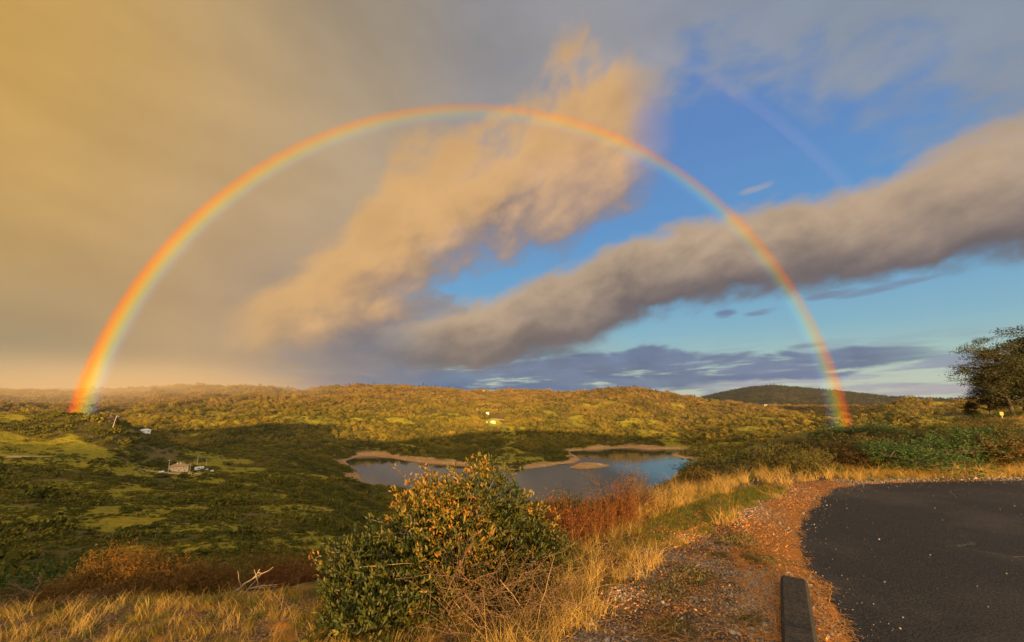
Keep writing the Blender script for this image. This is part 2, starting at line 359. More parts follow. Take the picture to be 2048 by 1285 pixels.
right_back = np.interp(RNl, np.log([4, 60, 200, 500, 1500, 15000, 20000]), [0, 1.5, 3, -8, -50, -70, -70])
ca = [-math.pi, -2.3, -1.62, -1.45] + ca + [1.5, 2.3, math.pi]; cp = [back, back, left_back, left_back * .9 + cp[0] * .1] + cp + [right_back, back, back]
o_ = np.argsort(ca); ca = np.array(ca)[o_]; cp = np.array(cp)[o_]
TAB = np.empty((len(AZ), len(RN)))
for j in range(len(RN)): TAB[:, j] = np.interp(AZ, ca, cp[:, j])
def blur(a, k, ax):
    for _ in range(k):
        b = a.copy(); s0 = [slice(None)] * 2; s1 = [slice(None)] * 2; s2 = [slice(None)] * 2
        s0[ax] = slice(0, -2); s1[ax] = slice(1, -1); s2[ax] = slice(2, None)
        b[tuple(s1)] = (a[tuple(s0)] + 2 * a[tuple(s1)] + a[tuple(s2)]) / 4; a = b
    return a
TAB = blur(blur(TAB, 14, 1), 26, 0)
AA, RR = np.meshgrid(AZ, RN, indexing='ij')
GX, GY = RR * np.sin(AA), RR * np.cos(AA)
# far mountain with its own crest
mt = [azel(X, Y) for X, Y in [(1250, 806), (1380, 800), (1450, 784), (1500, 775), (1545, 771.5), (1600, 776), (1660, 781), (1720, 788), (1780, 794), (1850, 797), (1930, 799), (2048, 800), (2300, 804)]]
crest = np.interp(np.degrees(AA), [-60] + [a for a, _ in mt], [-1.2] + [e for _, e in mt])
mz = CAMZ + 5200 * np.tan(np.radians(crest)) - np.abs(RR - 5200) * np.where(RR < 5200, .11, .2) + fbm(GX, GY, 700, 4, 40) * 60 * sstep(0, 1500, np.abs(RR - 5200))
rid = fbm(GX, GY, 260, 4, 3)
NZ = rid * np.interp(RR, [80, 300, 700, 1200, 2000, 4000], [0, 5, 7, 14, 24, 30]) + fbm(GX, GY, 34, 3, 9) * np.interp(RR, [30, 100, 400, 4000], [0, .8, 2.2, 2.5])
gul = -np.abs(fbm(GX, GY, 150, 3, 51)) * 2 * np.interp(RR, [850, 1100, 2200, 3300], [0, 13, 22, 26]) + np.interp(RR, [850, 1100, 2200, 3300], [0, 4, 7, 8])
NZ = NZ + gul * (RR < 3400)
damp = sstep(0, 60, np.abs(RR - 600)) * .6 + .4
BASE = np.maximum(TAB + NZ * np.where(AA < -.45, damp, 1.0), np.where(RR > 3400, mz, -999))
sl = poly_sd(GX, GY, LAKE_W); si = poly_sd(GX, GY, ISL_W)
bank = .30 + .12 * fbm(GX, GY, 60, 2, 5)
slj = sl + fbm(GX, GY, 14, 3, 21) * 3.0
H = np.where(sl > 0, np.maximum(np.minimum(BASE, LAKE + bank * np.maximum(slj, 0) + .012 * np.maximum(sl - 30, 0) ** 1.4), LAKE + np.minimum(.08 * sl, 5)), LAKE + np.maximum(slj * .25, -14))
H = np.where(RR > 4000, BASE, H)
H = np.where(si < 6, np.maximum(H, LAKE + np.clip(-si * .42, -3, 4.6) + fbm(GX, GY, 8, 2, 2) * .5), H)
# ground round the viewer
lip = poly_sd(GX, GY, LIP, False)
nearh = -.033 * np.maximum(GY - 9, 0) * sstep(.4, .8, GX / np.maximum(GY, .5)) - .44 * np.maximum(lip, 0) ** 1.08 / (1 + .3 / np.maximum(lip, .05))
w = sstep(34, 62, RR) * sstep(-30, 10, GY) + sstep(200, 300, RR) * (1 - sstep(-30, 10, GY))
w = sstep(36, 62, RR)
ASPH_PX = [(1706, 1285), (1690, 1250), (1672, 1215), (1648, 1172), (1618, 1140), (1600, 1100), (1597, 1062), (1612, 1030), (1640, 1000), (1668, 978), (1720, 970), (1850, 965), (2048, 962)]
ASPH = [at_z(X, Y) for X, Y in ASPH_PX] + [(16, 9.0), (30, 8.6), (60, 4), (60, -25), (1.1, -25), (1.5, 0), (1.55, 2.2)]
asd = poly_sd(GX, GY, ASPH)
H = H * w + nearh * (1 - w)
micro = fbm(GX, GY, .5, 3, 31) * .05 + fbm(GX, GY, 2.4, 2, 33) * .10
H = H + np.where(RR < 60, micro * sstep(.0, .9, asd) * (1 + 3 * sstep(0, 2, lip)), 0)
H = np.where(asd < -.12, H - .05, H)
def ground(x, y):
    x = np.asarray(x, float); y = np.asarray(y, float)
    a = np.interp(np.arctan2(x, y), AZ, np.arange(len(AZ))); r = np.interp(np.log(np.maximum(np.hypot(x, y), .46)), RNl, np.arange(len(RN)))
    i = np.clip(a.astype(int), 0, len(AZ) - 2); j = np.clip(r.astype(int), 0, len(RN) - 2); fa, fr = a - i, r - j
    return (H[i, j] * (1 - fa) + H[i + 1, j] * fa) * (1 - fr) + (H[i, j + 1] * (1 - fa) + H[i + 1, j + 1] * fa) * fr
def look(a, r, arr):
    i = np.clip(np.interp(a, AZ, np.arange(len(AZ))).astype(int), 0, len(AZ) - 1); j = np.clip(np.interp(np.log(r), RNl, np.arange(len(RN))).astype(int), 0, len(RN) - 1)
    return arr[i, j]
# what the camera sees of it (to leave out plants nobody can see)
SL = (H - CAMZ) / RR
HORI = np.maximum.accumulate(np.where(RR > 45, SL, -9), axis=1)

# cover masks on the ground
meadow = np.clip(np.exp(-(((GX - at_z(985, 846, -62)[0]) / 34) ** 2 + ((RR - 1215) / 52) ** 2) * 1.3), 0, 1)
def spot(X, r0, wx, wr):
    a = math.atan2(pdir(X, 900)[0], pdir(X, 900)[1]); return np.exp(-(((AA - a) * r0 / wx) ** 2 + ((RR - r0) / wr) ** 2))
grassy = sstep(-.12, .22, fbm(GX, GY, 42, 5, 61) + np.where(AA < -.40, -.07, -.25) * sstep(620, 560, RR) + .10 * np.exp(-((AA + .72) / .1) ** 2)) * (RR < 640)
grassy = np.maximum(grassy, sstep(.14, .34, fbm(GX, GY, 90, 4, 77)) * sstep(2400, 1300, RR) * (RR >= 640) * .8)
for X, r0, wx, wr in ((760, 1210, 130, 45), (620, 1180, 90, 40), (880, 1260, 80, 50), (400, 1150, 60, 40), (1120, 1200, 60, 35), (1300, 1300, 50, 40), (985, 1230, 34, 45), (1000, 1150, 30, 30), (1250, 1240, 30, 60), (1530, 2200, 60, 120), (900, 2100, 90, 60), (60, 470, 40, 14), (230, 440, 70, 12), (130, 420, 60, 12), (430, 545, 24, 14), (500, 560, 30, 12)):
    grassy = np.maximum(grassy, np.clip(spot(X, r0, wx, wr) * 1.7, 0, 1) * np.where((RR > 1100) & (spot(985, 1230, 36, 60) < .25), np.clip(.62 + 1.6 * fbm(GX, GY, 30, 4, 91), 0, 1), 1))
grassy = np.where(sl < 6, 0, grassy)
mudp = np.hypot(GX - at_z(722, 962, LAKE)[0], GY - at_z(722, 962, LAKE)[1])
BW = np.where(RR > 640, 14.5, np.where((mudp < 45) & (AA < -.3), 20., 3.)) * (1 + 1.5 * fbm(GX, GY, 38, 4, 15))
BW = BW * np.where((RR > 900) & (AA > .12), .8, 1)
mead = np.clip(np.maximum(spot(988, 1205, 30, 105) * 1.9 - .55, spot(1012, 1140, 30, 40) * 1.6 - .5), 0, 1)
bankm = sstep(1.15, .85, sl / np.maximum(BW, 1)) * (RR < 1300)

def new_mat(name, rough=.9, spec=.15):
    m = bpy.data.materials.new(name); m.use_nodes = True; t = m.node_tree; b = t.nodes['Principled BSDF']
    b.inputs['Roughness'].default_value = rough; b.inputs['Specular IOR Level'].default_value = spec
    return m, t, b
def attr(t, n):
    a = t.nodes.new('ShaderNodeAttribute'); a.attribute_name = n; return E(t, a.outputs['Fac'])
def bump(t, b, h, dist, st=1.0):
    n = t.nodes.new('ShaderNodeBump'); n.inputs['Strength'].default_value = st; n.inputs['Distance'].default_value = dist
    t.links.new(h.k, n.inputs['Height']); t.links.new(n.outputs[0], b.inputs['Normal'])
def geo(t):
    g = t.nodes.new('ShaderNodeNewGeometry'); s = t.nodes.new('ShaderNodeSeparateXYZ'); t.links.new(g.outputs['Position'], s.inputs[0])
    return g.outputs['Position'], [E(t, s.outputs[i]) for i in range(3)]

# far land
m_land, t, b = new_mat('land')
pos, (gx_, gy_, gz_) = geo(t)
n1 = noise(t, pos, .02, 5, .6); n2 = noise(t, pos, .12, 5, .65); n3 = noise(t, pos, .9, 4, .6)
gr = (attr(t, 'grass') + (n2 - .5) * .5).ss(.35, .65)
n5 = noise(t, pos, .35, 5, .7)
grass = mixc(t, (n2 + n1 - .5).ss(.3, .7), (.28, .205, .008), (.20, .185, .010))
grass = mixc(t, n3.ss(.45, .75), grass, (.23, .15, .020))
n7 = noise(t, pos, 1.7, 4, .7)
grass = mixc(t, (n5 * .6 + n7 * .4).ss(.51, .60), grass, (.075, .068, .009))
brush = mixc(t, n2.ss(.3, .7), (.050, .044, .009), (.110, .078, .014))
brush = mixc(t, n1.ss(.4, .7), brush, (.14, .095, .030))
landc = mixc(t, gr, brush, grass)
bk = attr(t, 'bank')
strata = noise(t, vec(t, gx_ * .01, gy_ * .01, gz_ * .9), 1.4, 4, .7)
dirt = mixc(t, strata.ss(.3, .7), (.25, .125, .040), (.40, .235, .100))
dirt = mixc(t, (n2 + (n3 - .5) * .3).ss(.56, .72), dirt, (.50, .38, .24))
landc = mixc(t, bk, landc, dirt)
landc = mixc(t, attr(t, 'track'), landc, (.46, .30, .15))
landc = mixc(t, (attr(t, 'meadow') + (n3 - .5) * .3).ss(.2, .5), landc, mixc(t, n2.ss(.3, .7), (.34, .27, .012), (.30, .29, .016)))
t.links.new(landc, b.inputs['Base Color'])
bump(t, b, n2 + n3 * .3, 2.0, .8)
# near ground: gravelly soil, straw and moss
m_near, t, b = new_mat('shoulder_soil')
pos, _ = geo(t)
n1 = noise(t, pos, .9, 5, .6); n2 = noise(t, pos, 7.0, 5, .65); n3 = noise(t, pos, 55.0, 3, .6); n4 = noise(t, pos, 2.6, 4, .6)
soil = mixc(t, n2.ss(.35, .65), (.045, .028, .016), (.13, .068, .026))
soil = mixc(t, n3.ss(.5, .62), soil, (.26, .15, .07))
lit = mixc(t, n3.ss(.35, .65), (.42, .17, .025), (.30, .11, .02))
soil = mixc(t, (n4 + (n2 - .5) * .4 + attr(t, 'litter') * .35).ss(.55, .72), soil, lit)
soil = mixc(t, attr(t, 'grass') * .9, soil, mixc(t, n2.ss(.3, .7), (.07, .075, .012), (.15, .12, .025)))
soil = mixc(t, attr(t, 'dark') * n1.ss(.2, .5), soil, mixc(t, n3.ss(.4, .6), (.022, .020, .019), (.06, .05, .045)))
t.links.new(soil, b.inputs['Base Color']); bump(t, b, n3 * .5 + n2, .03, .7)

def grid_faces(ni, nj):
    i, j = np.meshgrid(np.arange(ni - 1), np.arange(nj - 1), indexing='ij'); a = i * nj + j
    return np.stack([a, a + 1, a + nj + 1, a + nj], -1).reshape(-1, 4)[:, ::-1]
cracks = [np.searchsorted(RN, 60.), np.searchsorted(RN, 640.), np.searchsorted(RN, 3300.)]
edges_ = [0] + cracks + [len(RN) - 1]
hm = np.exp(-(asd / .35) ** 2)
litter = np.clip(np.exp(-((asd - .35) / .30) ** 2), 0, 1) * (GY > 2) * (GX < 8)
gpx = np.interp(0, [0], [0])
grass_n = sstep(.2, 1.2, lip) + .0
gravel_dark = np.exp(-((GX - 4.6) ** 2 / 1.6 + (GY - 8.0) ** 2 / .9)) + np.exp(-((GX - 5.8) ** 2 / 1.6 + (GY - 9.2) ** 2 / .4))
track = np.zeros_like(H)
for X, r0, wx, wr in ((10, 455, 26, 3.5), (360, 445, 26, 5), (1000, 1290, 22, 4), (740, 1500, 60, 6), (400, 2300, 80, 10), (940, 2350, 60, 8)):
    track = np.maximum(track, np.clip(spot(X, r0, wx, wr) * 2 - .5, 0, 1))
for k, (nm, mt_) in enumerate((('ground', m_near), ('valley_slope', m_land), ('hills', m_land), ('distant_mountain', m_land))):
    j0, j1 = edges_[k], edges_[k + 1] + 1
    V = np.stack([GX[:, j0:j1], GY[:, j0:j1], H[:, j0:j1]], -1).reshape(-1, 3)
    Fc = grid_faces(len(AZ), j1 - j0)
    if k == 0:
        at_ = {'litter': litter[:, j0:j1].ravel(), 'grass': np.clip(grass_n[:, j0:j1] + .8 * (GY[:, j0:j1] > 9.6), 0, 1).ravel(), 'dark': np.clip(gravel_dark[:, j0:j1], 0, 1).ravel()}
    else:
        at_ = {'grass': grassy[:, j0:j1].ravel(), 'bank': bankm[:, j0:j1].ravel(), 'track': track[:, j0:j1].ravel(), 'meadow': mead[:, j0:j1].ravel()}
    me = mesh_np(nm, V, Fc, mt_, True, at_)
    tag(link(nm, me), kind='structure')

# ------------------------------------------------------------------ lake
m_water, t, b = new_mat('lake_water', .06, .5)
b.inputs['Base Color'].default_value = (.030, .030, .016, 1)
b.inputs['IOR'].default_value = 1.33
pos, _ = geo(t)
bump(t, b, noise(t, pos, .35, 4, .6) + noise(t, pos, .03, 3, .5) * .6, .05, .5)
lw = np.array(LAKE_W); c0 = lw.mean(0)
x0, y0 = lw.min(0) - 25; x1, y1 = lw.max(0) + 25
me = mesh_np('lake', [(x0, y0, LAKE), (x1, y0, LAKE), (x1, y1, LAKE), (x0, y1, LAKE)], [(0, 1, 2, 3)], m_water)
tag(link('lake', me), kind='structure')

# ------------------------------------------------------------------ asphalt
m_asph, t, b = new_mat('asphalt', .85, .25)
pos, _ = geo(t)
n1 = noise(t, pos, .55, 4, .55); n2 = noise(t, pos, 60, 3, .7); n3 = noise(t, pos, 4.0, 4, .6)
ac = mixc(t, n2.ss(.35, .7), (.009, .008, .008), (.036, .031, .029))
ac = mixc(t, (n1 + (n3 - .5) * .3).ss(.45, .68), ac, mixc(t, n2.ss(.3, .7), (.022, .018, .015), (.056, .047, .040)))
vo = t.nodes.new('ShaderNodeTexVoronoi'); vo.inputs['Scale'].default_value = 26; t.links.new(pos, vo.inputs['Vector'])
ac = mixc(t, E(t, vo.outputs['Distance']).ss(.10, .05) * noise(t, pos, 3, 2).ss(.56, .66), ac, (.42, .36, .28))
vc_ = t.nodes.new('ShaderNodeTexVoronoi'); vc_.feature = 'DISTANCE_TO_EDGE'; vc_.inputs['Scale'].default_value = .55
wpn = t.nodes.new('ShaderNodeVectorMath'); wpn.operation = 'ADD'; wsn = t.nodes.new('ShaderNodeVectorMath'); wsn.operation = 'SCALE'; wsn.inputs['Scale'].default_value = .3
t.links.new(noise(t, pos, 1.1, 5, .6, color=True), wsn.inputs[0]); t.links.new(pos, wpn.inputs[0]); t.links.new(wsn.outputs[0], wpn.inputs[1]); t.links.new(wpn.outputs[0], vc_.inputs['Vector'])
ck = E(t, vc_.outputs['Distance']).ss(.010, .002) * noise(t, pos, .7, 2).ss(.50, .60)
ac = mixc(t, ck * .6, ac, mixc(t, n2.ss(.4, .6), (.03, .026, .022), (.12, .10, .08)))
n6 = noise(t, pos, .22, 3, .6); ac = mixc(t, n6.ss(.5, .62) * .6, ac, mixc(t, n2.ss(.3, .75), (.014, .012, .011), (.058, .048, .041)))
t.links.new(ac, b.inputs['Base Color']); bump(t, b, n2 + n3 * .5 - ck * .8, .016, 1.0)
import mathutils
def flat_poly(name, pts, zz, mat, n_jit=0, thick=0.0):
    P2 = []
    for i in range(len(pts)):
        a = np.array(pts[i]); b_ = np.array(pts[(i + 1) % len(pts)]); L = np.linalg.norm(b_ - a)
        k = max(1, int(L / .05)) if (n_jit and L < 4 and a[1] > 1.5) else 1
        for q in range(k): P2.append(a + (b_ - a) * q / k + (RS.normal(0, n_jit, 2) if n_jit and k > 1 else 0))
    tri = mathutils.geometry.tessellate_polygon([[Vector((p[0], p[1], 0)) for p in P2]])
    V = [(p[0], p[1], zz) for p in P2]
    return link(name, mesh_np(name, V, np.array([t_ if True else t_ for t_ in tri]), mat))
road = tag(flat_poly('road', ASPH, .004, m_asph, .009), kind='structure')
for p in road.data.polygons: pass
rx0 = [at_z(X, Y, -1.45) for X, Y in ((1800, 853), (1850, 856), (1905, 861), (1990, 863), (2100, 864), (2100, 853), (1990, 849), (1900, 846), (1840, 847))]
V = []; Fc = []
ra = [(30, 44.5), (36, 43.6), (44, 43.4), (56, 43.5), (80, 42)]; rb = [(31, 50), (37, 50.5), (45, 51), (57, 51.5), (82, 52)]
for i in range(40):
    s = i / 39 * 4; k = min(int(s), 3); f = s - k
    for j in range(9):
        g_ = j / 8
        x = (ra[k][0] * (1 - f) + ra[k + 1][0] * f) * (1 - g_) + (rb[k][0] * (1 - f) + rb[k + 1][0] * f) * g_
        y = (ra[k][1] * (1 - f) + ra[k + 1][1] * f) * (1 - g_) + (rb[k][1] * (1 - f) + rb[k + 1][1] * f) * g_
        V.append((x, y, float(ground(x, y)) + .12))
tag(link('road', mesh_np('road_beyond', V, grid_faces(40, 9), m_asph, True)), kind='structure')

# ================================================================== plants: generators
def norm(v): return v / np.maximum(np.linalg.norm(v, axis=-1, keepdims=True), 1e-9)
def leaves(P0, D, L, W, rng, six=False, fold=.25, droop=0.0):
    """one small leaf per row of P0, pointing along D; returns vertices, quads"""
    n = len(P0); D = norm(D + np.array([0, 0, -droop])); R = rng.normal(size=(n, 3)); S = norm(np.cross(D, R)); N = np.cross(S, D)
    L = np.broadcast_to(L, n)[:, None]; W = np.broadcast_to(W, n)[:, None]
    if six:
        V = np.stack([P0, P0 + D * L * .35 + S * W * .5 + N * W * fold, P0 + D * L * .72 + S * W * .42 + N * W * fold, P0 + D * L,
                      P0 + D * L * .72 - S * W * .42 + N * W * fold, P0 + D * L * .35 - S * W * .5 + N * W * fold], 1)
        q = np.array([[0, 1, 2, 3], [0, 3, 4, 5]]); k = 6
    else:
        V = np.stack([P0, P0 + D * L * .5 + S * W * .5, P0 + D * L, P0 + D * L * .5 - S * W * .5], 1); q = np.array([[0, 1, 2, 3]]); k = 4
    Fc = (np.arange(n)[:, None, None] * k + q[None]).reshape(-1, 4)
    return V.reshape(-1, 3), Fc, k
def tubes(lines, sides=4):
    """lines: list of (points (m,3), radii (m,)) -> vertices, quads"""
    VV, FF, o = [], [], 0
    for pts, rd in lines:
        pts = np.asarray(pts, float); m = len(pts); T = norm(np.gradient(pts, axis=0)); ref = np.array([.31, .95, .05]) if abs(T[0, 1]) < .8 else np.array([1., 0, 0])
        A = norm(np.cross(T, ref)); B = np.cross(T, A); th = np.arange(sides) / sides * 2 * math.pi
        ring = pts[:, None] + np.asarray(rd)[:, None, None] * (A[:, None] * np.cos(th)[None, :, None] + B[:, None] * np.sin(th)[None, :, None])
        VV.append(ring.reshape(-1, 3)); i, j = np.meshgrid(np.arange(m - 1), np.arange(sides), indexing='ij'); j2 = (j + 1) % sides
        FF.append(np.stack([i * sides + j, i * sides + j2, (i + 1) * sides + j2, (i + 1) * sides + j], -1).reshape(-1, 4) + o); o += m * sides
    return np.concatenate(VV), np.concatenate(FF)
def curve(a, b, bend, n, rng, sag=0.0):
    a, b = np.asarray(a, float), np.asarray(b, float); t = np.linspace(0, 1, n)[:, None]; L = np.linalg.norm(b - a)
    off = rng.normal(0, bend * L, 3); wig = rng.normal(0, bend * L * .25, (n, 3)); wig[0] = 0; wig[-1] = 0
    return a + (b - a) * t + off * (4 * t * (1 - t)) * .5 + wig * .6 + np.array([0, 0, sag * L]) * (t * t)
def leaf_mat(name, cols, rough=.6, spec=.25, inst=True, trans=.25):
    """leaf colour from a per-leaf tint, its plant's own tint and slow change over the ground"""
    m, t, b = new_mat(name, rough, spec)
    r = t.nodes.new('ShaderNodeValToRGB'); el_ = r.color_ramp
    while len(el_.elements) < len(cols): el_.elements.new(.5)
    for i, (e_, c_) in enumerate(zip(el_.elements, cols)): e_.position = i / (len(cols) - 1); e_.color = (*c_, 1)
    f = attr(t, 'tint')
    if inst:
        oi = t.nodes.new('ShaderNodeObjectInfo')
        f = f * .34 + E(t, oi.outputs['Random']) * .24 + noise(t, oi.outputs['Location'], .011, 4, .65).ss(.34, .66) * .36
    t.links.new(f.k, r.inputs[0]); t.links.new(r.outputs[0], b.inputs['Base Color'])
    if trans:
        out = t.nodes['Material Output']; tl = t.nodes.new('ShaderNodeBsdfTranslucent'); mx = t.nodes.new('ShaderNodeMixShader'); mx.inputs[0].default_value = trans
        t.links.new(r.outputs[0], tl.inputs[0]); t.links.new(b.outputs[0], mx.inputs[1]); t.links.new(tl.outputs[0], mx.inputs[2]); t.links.new(mx.outputs[0], out.inputs[0])
    return m
def plain_mat(name, a, b_, scale=6.0, rough=.85, bmp=0.0, spec=.2):
    m, t, b = new_mat(name, rough, spec)
    tcn = t.nodes.new('ShaderNodeTexCoord'); n = noise(t, tcn.outputs['Object'], scale, 5, .65)
    t.links.new(mixc(t, n.ss(.3, .7), a, b_), b.inputs['Base Color'])
    if bmp: bump(t, b, n, bmp, .8)
    return m
m_bark = plain_mat('bark', (.05, .038, .026), (.13, .10, .07), 30, bmp=.01)
m_deadwood = plain_mat('dead_wood', (.17, .12, .075), (.36, .27, .18), 12)
m_stalkwood = plain_mat('stalk_wood', (.20, .12, .05), (.38, .25, .12), 12)
m_snag = plain_mat('bleached_wood', (.16, .115, .06), (.34, .25, .13), 3)
m_hero = leaf_mat('toyon_leaf', [(.010, .017, .003), (.026, .036, .005), (.056, .058, .008), (.110, .078, .010)], .5, .25, False, .15)
m_tipl = leaf_mat('young_leaf', [(.07, .075, .010), (.13, .10, .012), (.24, .13, .014), (.30, .085, .014)], .5, .3, False, .2)
m_leafA = leaf_mat('olive_leaf', [(.024, .028, .006), (.060, .058, .009), (.12, .095, .014), (.22, .15, .022)], .6, .25)
m_leafB = leaf_mat('green_leaf', [(.014, .030, .006), (.030, .060, .010), (.060, .10, .015), (.10, .13, .02)], .6, .3)
m_leafC = leaf_mat('rust_leaf', [(.045, .028, .008), (.10, .058, .012), (.18, .10, .018), (.28, .17, .03)], .7, .2)
m_chap = leaf_mat('chaparral_leaf', [(.026, .032, .005), (.062, .062, .008), (.14, .112, .012), (.24, .165, .020)], .8, .1, True, 0)
m_oak = leaf_mat('oak_leaf', [(.030, .034, .007), (.10, .088, .012), (.22, .158, .020), (.38, .235, .040)], .8, .1, True, 0)
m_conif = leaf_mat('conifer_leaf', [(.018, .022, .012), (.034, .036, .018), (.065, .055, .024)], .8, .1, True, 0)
m_stalk = leaf_mat('dry_stalk', [(.050, .018, .008), (.11, .038, .012), (.20, .075, .018), (.34, .15, .04)], .8, .15, True, .1)
m_broom = leaf_mat('broom_stalk', [(.045, .024, .006), (.10, .050, .010), (.19, .092, .014), (.33, .18, .03)], .8, .15, True, .1)
m_straw = leaf_mat('straw', [(.18, .10, .018), (.34, .20, .042), (.52, .34, .085), (.68, .49, .17)], .6, .3, True, .15)
m_green = leaf_mat('green_grass', [(.030, .045, .005), (.060, .085, .007), (.10, .115, .010), (.20, .16, .02)], .6, .3, True, .25)
m_gold = leaf_mat('yellowing_grass', [(.10, .080, .007), (.18, .125, .010), (.28, .17, .016), (.38, .23, .03)], .6, .3, True, .2)
m_needle = leaf_mat('pine_needle', [(.34, .12, .018), (.48, .19, .028), (.60, .30, .06)], .6, .3, False, 0)

def ico(r=1, sub=1):
    import bmesh
    bm = bmesh.new(); bmesh.ops.create_icosphere(bm, subdivisions=sub, radius=r)
    V = np.array([v.co[:] for v in bm.verts]); Fc = np.array([[v.index for v in f.verts] for f in bm.faces]); bm.free(); return V, Fc
def join(parts):
    """parts: (V, quads or tris, tint) -> one mesh arrays, all as quads (tris repeat no vertex: padded by splitting)"""
    VV, FF, TT, o = [], [], [], 0
    for V, Fc, tint in parts:
        VV.append(V); FF.append(Fc + o); TT.append(np.broadcast_to(tint, len(V))); o += len(V)
    return np.concatenate(VV), np.concatenate(FF), np.concatenate(TT)
def clump_points(lobes, n, rng, shell=.72, rag=.16):
    w_ = np.array([l[3] * l[4] * l[5] for l in lobes]) ** .7; idx = rng.choice(len(lobes), n, p=w_ / w_.sum()); Lb = np.array(lobes)[idx]
    u = norm(rng.normal(size=(n, 3))); r = shell + (1 - shell) * rng.random(n) ** .7 + rag * rng.normal(size=n) * .6
    f = 1 + .28 * (vnoise(u[:, 0] * 2.3 + idx * 7, u[:, 1] * 2.3 + u[:, 2] * 3.1, 4)) * 2
    return Lb[:, :3] + u * Lb[:, 3:6] * (r * f)[:, None], u, idx
def far_shrub(seed, ntri=150, leaf=.26, flat=.75, lob=5):
    rng = np.random.default_rng(seed)
    lobes = [(0, 0, .35, .62, .62, .50)] + [(*(rng.normal(0, .42, 2)), rng.uniform(.25, .5), *rng.uniform(.3, .48, 2), rng.uniform(.28, .42)) for _ in range(lob)]
    Pt, u, idx = clump_points(lobes, ntri, rng, .7, .2); Pt[:, 2] = np.maximum(Pt[:, 2] * flat, 0)
    V, Fc, k = leaves(Pt, u + rng.normal(0, .9, (ntri, 3)), rng.uniform(.7, 1.4, ntri) * leaf, leaf * .8, rng)
    return V, Fc, np.repeat(rng.random(ntri), k)
def far_oak(seed, n=220, leaf=.16, h=1.15):
    rng = np.random.default_rng(seed)
    lobes = [(0, 0, h * .62, .40, .40, .34)] + [(*(rng.normal(0, .27, 2)), h * rng.uniform(.38, .85), *rng.uniform(.18, .30, 2), rng.uniform(.16, .26)) for _ in range(7)]
    Pt, u, _ = clump_points(lobes, n, rng, .7, .15)
    V, Fc, k = leaves(Pt, u + rng.normal(0, .8, (n, 3)), rng.uniform(.7, 1.4, n) * leaf, leaf * .75, rng); T = np.repeat(rng.random(n), k)
    tv, tf = tubes([(curve((0, 0, -.1), (rng.normal(0, .05), 0, h * .6), .04, 4, rng), [.05, .045, .035, .02])] + [(curve((0, 0, h * .3), (*rng.normal(0, .25, 2), h * .7), .08, 4, rng), [.03, .02, .015, .01]) for _ in range(3)], 4)
    return (V, Fc, T), (tv, tf)
def far_conifer(seed, n=200):
    rng = np.random.default_rng(seed); hh = rng.random(n) ** .9; a = rng.random(n) * 6.283; r = (1 - hh) * .26 * (.5 + .5 * rng.random(n)) * (1 + .4 * np.sin(hh * 30))
    Pt = np.stack([r * np.cos(a), r * np.sin(a), .18 + hh * .84], -1); D = np.stack([np.cos(a), np.sin(a), -.25 + 0 * a], -1)
    V, Fc, k = leaves(Pt, D + rng.normal(0, .3, (n, 3)), rng.uniform(.06, .13, n), .05, rng)
    tv, tf = tubes([([(0, 0, -.05), (0, 0, .5), (0, 0, 1)], [.025, .016, .004])], 4)
    return (V, Fc, np.repeat(rng.random(n), k)), (tv, tf)
def snag(seed, h=1.0):
    rng = np.random.default_rng(seed); top = np.array([rng.normal(0, .10), rng.normal(0, .05), h]); tr = curve((0, 0, -.05), top, .04, 7, rng)
    ls = [(tr, np.linspace(.022, .006, 7))]
    for _ in range(rng.integers(3, 8)):
        i = rng.integers(2, 6); b = tr[i] + np.array([rng.normal(0, .13), rng.normal(0, .1), rng.uniform(.05, .25)]); ls.append((curve(tr[i], b, .08, 4, rng), np.linspace(.010, .003, 4)))
    return tubes(ls, 4)
